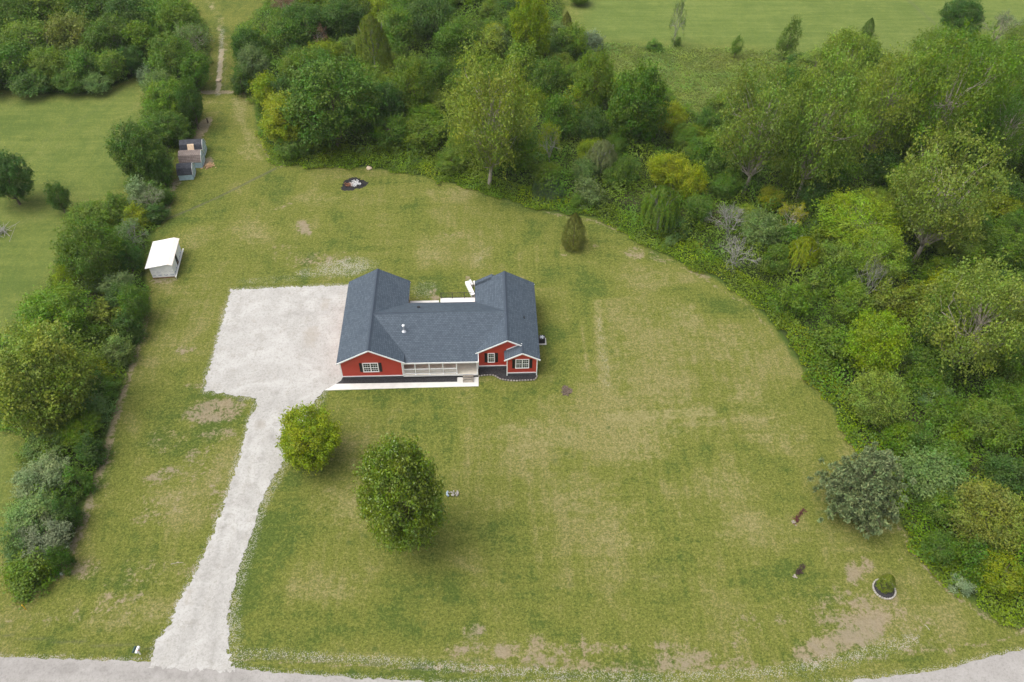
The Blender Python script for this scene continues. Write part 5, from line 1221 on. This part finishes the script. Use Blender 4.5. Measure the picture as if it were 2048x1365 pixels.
# --- upper left wood
UG = 'trees of the upper left wood'
ul = [(30, 30, 110, 90, 'mid'), (105, 20, 100, 84, 'leafy'), (180, 15, 100, 84, 'mid'), (255, 25, 96, 84, 'dark'), (60, 80, 100, 84, 'leafy'), (140, 70, 90, 84, 'olive'), (215, 75, 90, 84, 'mid'),
      (285, 80, 76, 76, 'leafy'), (20, 125, 92, 78, 'mid'), (95, 130, 88, 66, 'leafy'), (165, 130, 80, 66, 'mid'), (225, 128, 70, 60, 'leafy'), (140, 164, 70, 44, 'mid'), (60, 165, 76, 46, 'dark'), (190, 166, 60, 40, 'sage'), (262, 120, 50, 56, 'dark'), (-40, 150, 90, 70, 'mid'), (-50, 60, 100, 90, 'leafy')]
cn = dict(mid='mid green', leafy='light green', dark='dark green', olive='olive', sage='sage grey', yg='yellow green', cot='pale green', grey='grey green', silver='silvery', bright='lime green', yel='yellow')
rowname = ['in the back row', 'in the second row', 'in the third row', 'on the front edge']
colname = ['far left', 'left', 'middle', 'right']
for i, (cx, cy, wp, hp, c) in enumerate(ul):
    rw = 0 if cy < 40 else 1 if cy < 100 else 2 if cy < 140 else 3; cl = 0 if cx < 50 else 1 if cx < 125 else 2 if cx < 200 else 3
    tp('mid' if i % 3 else 'big', cx, cy, wp, hp, c, '%s tree of the upper left wood, %s %s' % (cn[c], colname[cl], rowname[rw]), UG)
tp('bare', 88, 98, 70, 66, 'grey', 'pale leafless branching tree among the upper left wood', UG); tp('bare', 232, 96, 44, 62, 'grey', 'thin leaning bare trunk in the upper left wood near the field corner', UG)
tp('thin', 262, 80, 40, 56, 'grey', 'greyish twiggy tree at the right end of the upper left wood', UG)

# --- fill: smaller trees and shrubs crowding the woods between the named trees
FIX = [(x, y, W, lb) for x, y, W, H, lb in TREES]
def sector(dx, dy):
    a = math.degrees(math.atan2(dy, dx)) % 360
    return ['right of', 'behind and right of', 'behind', 'behind and left of', 'left of', 'in front and left of', 'in front of', 'in front and right of'][int((a+22.5)//45) % 8]
def short(lb):
    s_ = lb.split(',')[0].split(' at ')[0].split(' with ')[0].split(' in the ')[0].split(' beside ')[0].split(' above ')[0].split(' below ')[0].split(' by ')[0].split(' behind ')[0].split(' right of ')[0].split(' left of ')[0].split(' near ')[0]
    return s_ if len(s_.split()) > 2 else lb
fill_used = {}
def fill(poly, n, wr, kinds, cols, grp, minsp, edge=1.5, seed=0, zone='wood'):
    rng = np.random.default_rng(seed); P = np.array(poly); placed = []
    tries = 0
    while len(placed) < n and tries < n*120:
        tries += 1; x = rng.uniform(P[:, 0].min(), P[:, 0].max()); y = rng.uniform(P[:, 1].min(), P[:, 1].max())
        if not inside(np.array([x]), np.array([y]), poly)[0] or dist_line(np.array([x]), np.array([y]), poly, True)[0] < edge: continue
        px, py = proj(x, y, 1.0)
        if px < -160 or px > 2330 or py < -45 or py > 1400: continue
        W = rng.uniform(*wr)
        if any(math.hypot(x-a, y-b) < (W*.5+w_*.5)*minsp for a, b, w_, _ in FIX): continue
        if any(math.hypot(x-a, y-b) < (W+w_)*.5*.62 for a, b, w_ in placed): continue
        k = kinds[int(rng.integers(len(kinds)))]; c = cols[int(rng.integers(len(cols)))]; placed.append((x, y, W))
        H = W*rng.uniform(.7, 1.15)*(1 if W > 3.4 else .85)
        nears = sorted(FIX, key=lambda t_: math.hypot(t_[0]-x, t_[1]-y))[:8]
        sz = 'small' if W < 3.6 else 'medium' if W < 6.45 else 'large'
        for near_ in nears:
            lb = '%s %s %s %s the %s' % (sz, cn[c], 'bush' if k == 'shrub' else 'tree', sector(x-near_[0], y-near_[1]), short(near_[3]))
            if len(lb.split()) <= 16 and lb not in fill_used: break
        lb = ' '.join(lb.split()[:16]); fill_used[lb] = 1
        plant(k, x, y, W, H, c, lb, grp)
    return placed
TALL = pts([(1480, 210), (1640, 120), (1850, 85), (2110, 95), (2110, 420), (2110, 900), (1990, 860), (1830, 800), (1700, 640), (1560, 420), (1480, 330)])
f0 = fill(TALL, 30, (6.5, 9.5), ['cotton', 'big', 'fine', 'cotton'], ['cot', 'leafy', 'mid', 'leafy', 'cot'], 'large trees closing the canopy of the right wood', .42, 2.0, 15)
FIX += [(x, y, W, lb) for x, y, W, H, lb in TREES[len(FIX):]]
cols = ['mid', 'mid', 'leafy', 'leafy', 'dark', 'leafy', 'sage', 'olive', 'mid', 'cot', 'yg']
f1 = fill(WOOD, 275, (3.6, 6.4), ['mid', 'shrub', 'big', 'mid', 'big', 'shrub', 'fine'], cols, 'small trees and bushes filling the centre and right woods', .36, 3.0, 5)
f2 = fill(WOOD, 70, (1.8, 3.0), ['shrub'], ['mid', 'leafy', 'yg', 'sage', 'dark'], 'low bushes along the wood edges', .40, 1.4, 6)
f3 = fill(HEDGE, 60, (2.2, 4.2), ['shrub', 'mid'], ['mid', 'leafy', 'dark', 'sage'], 'small bushes filling the left hedge', .36, 1.3, 7)
print('trees', len(TREES), 'fill', len(f1), len(f2), len(f3))

# --- leafy ground growth too fine to count
def carpet(name, poly, dens, hfun, size, color, seed, mat='leaf', aspect=.6, clipy=True):
    rng = np.random.default_rng(seed); P = np.array(poly); x0, y0 = P.min(0); x1, y1 = P.max(0)
    n = int((x1-x0)*(y1-y0)*dens); x = rng.uniform(x0, x1, n); y = rng.uniform(y0, y1, n)
    dpx = (np.stack([x, y, np.zeros(n)], 1)-CAM); q = dpx @ FW; u = 1024+F_PX*(dpx @ RX)/q; v = 682.5-F_PX*(dpx @ UP)/q
    wx = (vnoise(x, y, .45, 3)-.5)*1.7+(vnoise(x, y, 1.3, 5)-.5)*1.0; wy = (vnoise(x, y, .45, 4)-.5)*1.7+(vnoise(x, y, 1.3, 6)-.5)*1.0
    ok = inside(x+wx, y+wy, poly) & (u > -250) & (u < 2400) & (v > -120) & (v < 1480); x, y = x[ok], y[ok]; n = len(x)
    d = dist_line(x, y, poly, True); H = hfun(x, y, d); z = H*rng.uniform(.45, 1.0, n)+.02
    gxn = (hfun(x+.3, y, d)-H)/.3; gyn = (hfun(x, y+.3, d)-H)/.3
    nn = unit(np.stack([-gxn, -gyn, np.ones(n)], 1)+rng.normal(size=(n, 3))*.38)
    tone = np.clip(.1+.8*vnoise(x, y, .55, seed)+rng.normal(size=n)*.07, 0, 1); hue = np.clip(.2+.7*vnoise(x, y, .3, seed+5)+rng.normal(size=n)*.05, 0, 1)
    me = quads_mesh(name, leaves(np.stack([x, y, z], 1), nn, size*rng.uniform(.6, 1.4, n), rng, aspect), M[mat], tone, hue)
    o = bpy.data.objects.new(name, me); COL.objects.link(o); o.color = (*CL[color], 1); return tag(o, kind='stuff')
hw = lambda x, y, d: sstep(d, -.2, 4.5)*(.4+3.4*vnoise(x, y, .36, 61)**1.8+1.2*vnoise(x, y, .95, 62))+.28+.6*vnoise(x, y, .8, 63)
WOODC = WOOD
carpet('wood_undergrowth', WOODC, 42, hw, .25, 'carpet', 31); carpet('hedge_undergrowth', HEDGE, 40, hw, .25, 'carpet', 32)
edge = pts([(505, 262), (520, 296), (545, 326), (562, 334)]+EDGE_R[1:])
inner = pts([(2150, 1205), (2040, 1180), (1950, 1130), (1890, 1060), (1850, 1000), (1800, 900), (1745, 850), (1700, 780), (1640, 690), (1590, 630), (1540, 575), (1450, 525), (1370, 475), (1300, 440), (1230, 410), (1120, 392), (1040, 370), (960, 345), (880, 318), (800, 296), (700, 290), (600, 300), (545, 290), (520, 262)])
hb_ = lambda x, y, d: sstep(d, -.1, 2.0)*(.35+.9*vnoise(x, y, .8, 71))+.15+.15*vnoise(x, y, 2, 72)
carpet('tall_weeds', edge+inner, 48, hb_, .22, 'weed', 33)
hm_ = lambda x, y, d: .20+.45*vnoise(x, y, .5, 81)**1.5
carpet('meadow_plants', MEADOW, 26, hm_, .28, 'meadow', 34)
# cattails by the wood edge: narrow upright blue green blades
rng = np.random.default_rng(9); cxy = at(1098, 392); n = 900
a = rng.uniform(0, 2*PI, n); r_ = rng.random(n)**.5; x = cxy[0]+np.cos(a)*r_*2.6; y = cxy[1]+np.sin(a)*r_*2.3; h_ = rng.uniform(1.3, 2.2, n); b_ = rng.uniform(0, PI, n); lx = rng.normal(size=n)*.18; ly = rng.normal(size=n)*.18
wv = .05; V = np.stack([np.stack([x-np.cos(b_)*wv, y-np.sin(b_)*wv, x*0], 1), np.stack([x+np.cos(b_)*wv, y+np.sin(b_)*wv, x*0], 1), np.stack([x+lx+np.cos(b_)*.012, y+ly+np.sin(b_)*.012, h_], 1), np.stack([x+lx-np.cos(b_)*.012, y+ly-np.sin(b_)*.012, h_], 1)], 1)
o = bpy.data.objects.new('cattails', quads_mesh('cattails', V, M['leaf'])); COL.objects.link(o); o.color = (.11, .16, .09, 1); tag(o, kind='stuff')
# fallen grey brush on the wood floor in the clearings
for i, (px, py) in enumerate([(1835, 470), (1800, 488), (2, 466)]):
    q = MB(); r2 = random.Random(i); x0, y0 = at(px, py)
    for k in range(34):
        a_ = r2.uniform(0, PI); l = r2.uniform(.5, 1.6); xx, yy = x0+r2.gauss(0, .7), y0+r2.gauss(0, .5); q.tube((xx-math.cos(a_)*l, yy-math.sin(a_)*l, r2.uniform(.1, .5)), (xx+math.cos(a_)*l, yy+math.sin(a_)*l, r2.uniform(.2, 1.3)), .04, .015, 4, cap=False)
    tag(q.build('brush_heap', M['deadbark']), ['grey brush heap on the bare floor under the leaning cottonwood', 'second grey brush heap just left of the leaning cottonwood trunk', 'grey brush heap at the left picture edge in the field'][i], 'brush heap')

# ------------------------------------------------------------------ faint summer haze
hz = MB(); hz.box(-400, 400, -120, 700, -2, 95); o = hz.build('haze', M['trim']); o.data.materials.clear()
hm, t, b = nodes('haze_air'); t.nodes.remove(b); vol = t.nodes.new('ShaderNodeVolumePrincipled'); vol.inputs['Density'].default_value = .0001; vol.inputs['Color'].default_value = (.85, .89, .93, 1)
t.links.new(vol.outputs[0], t.nodes['Material Output'].inputs['Volume']); o.data.materials.append(hm); tag(o, kind='stuff')
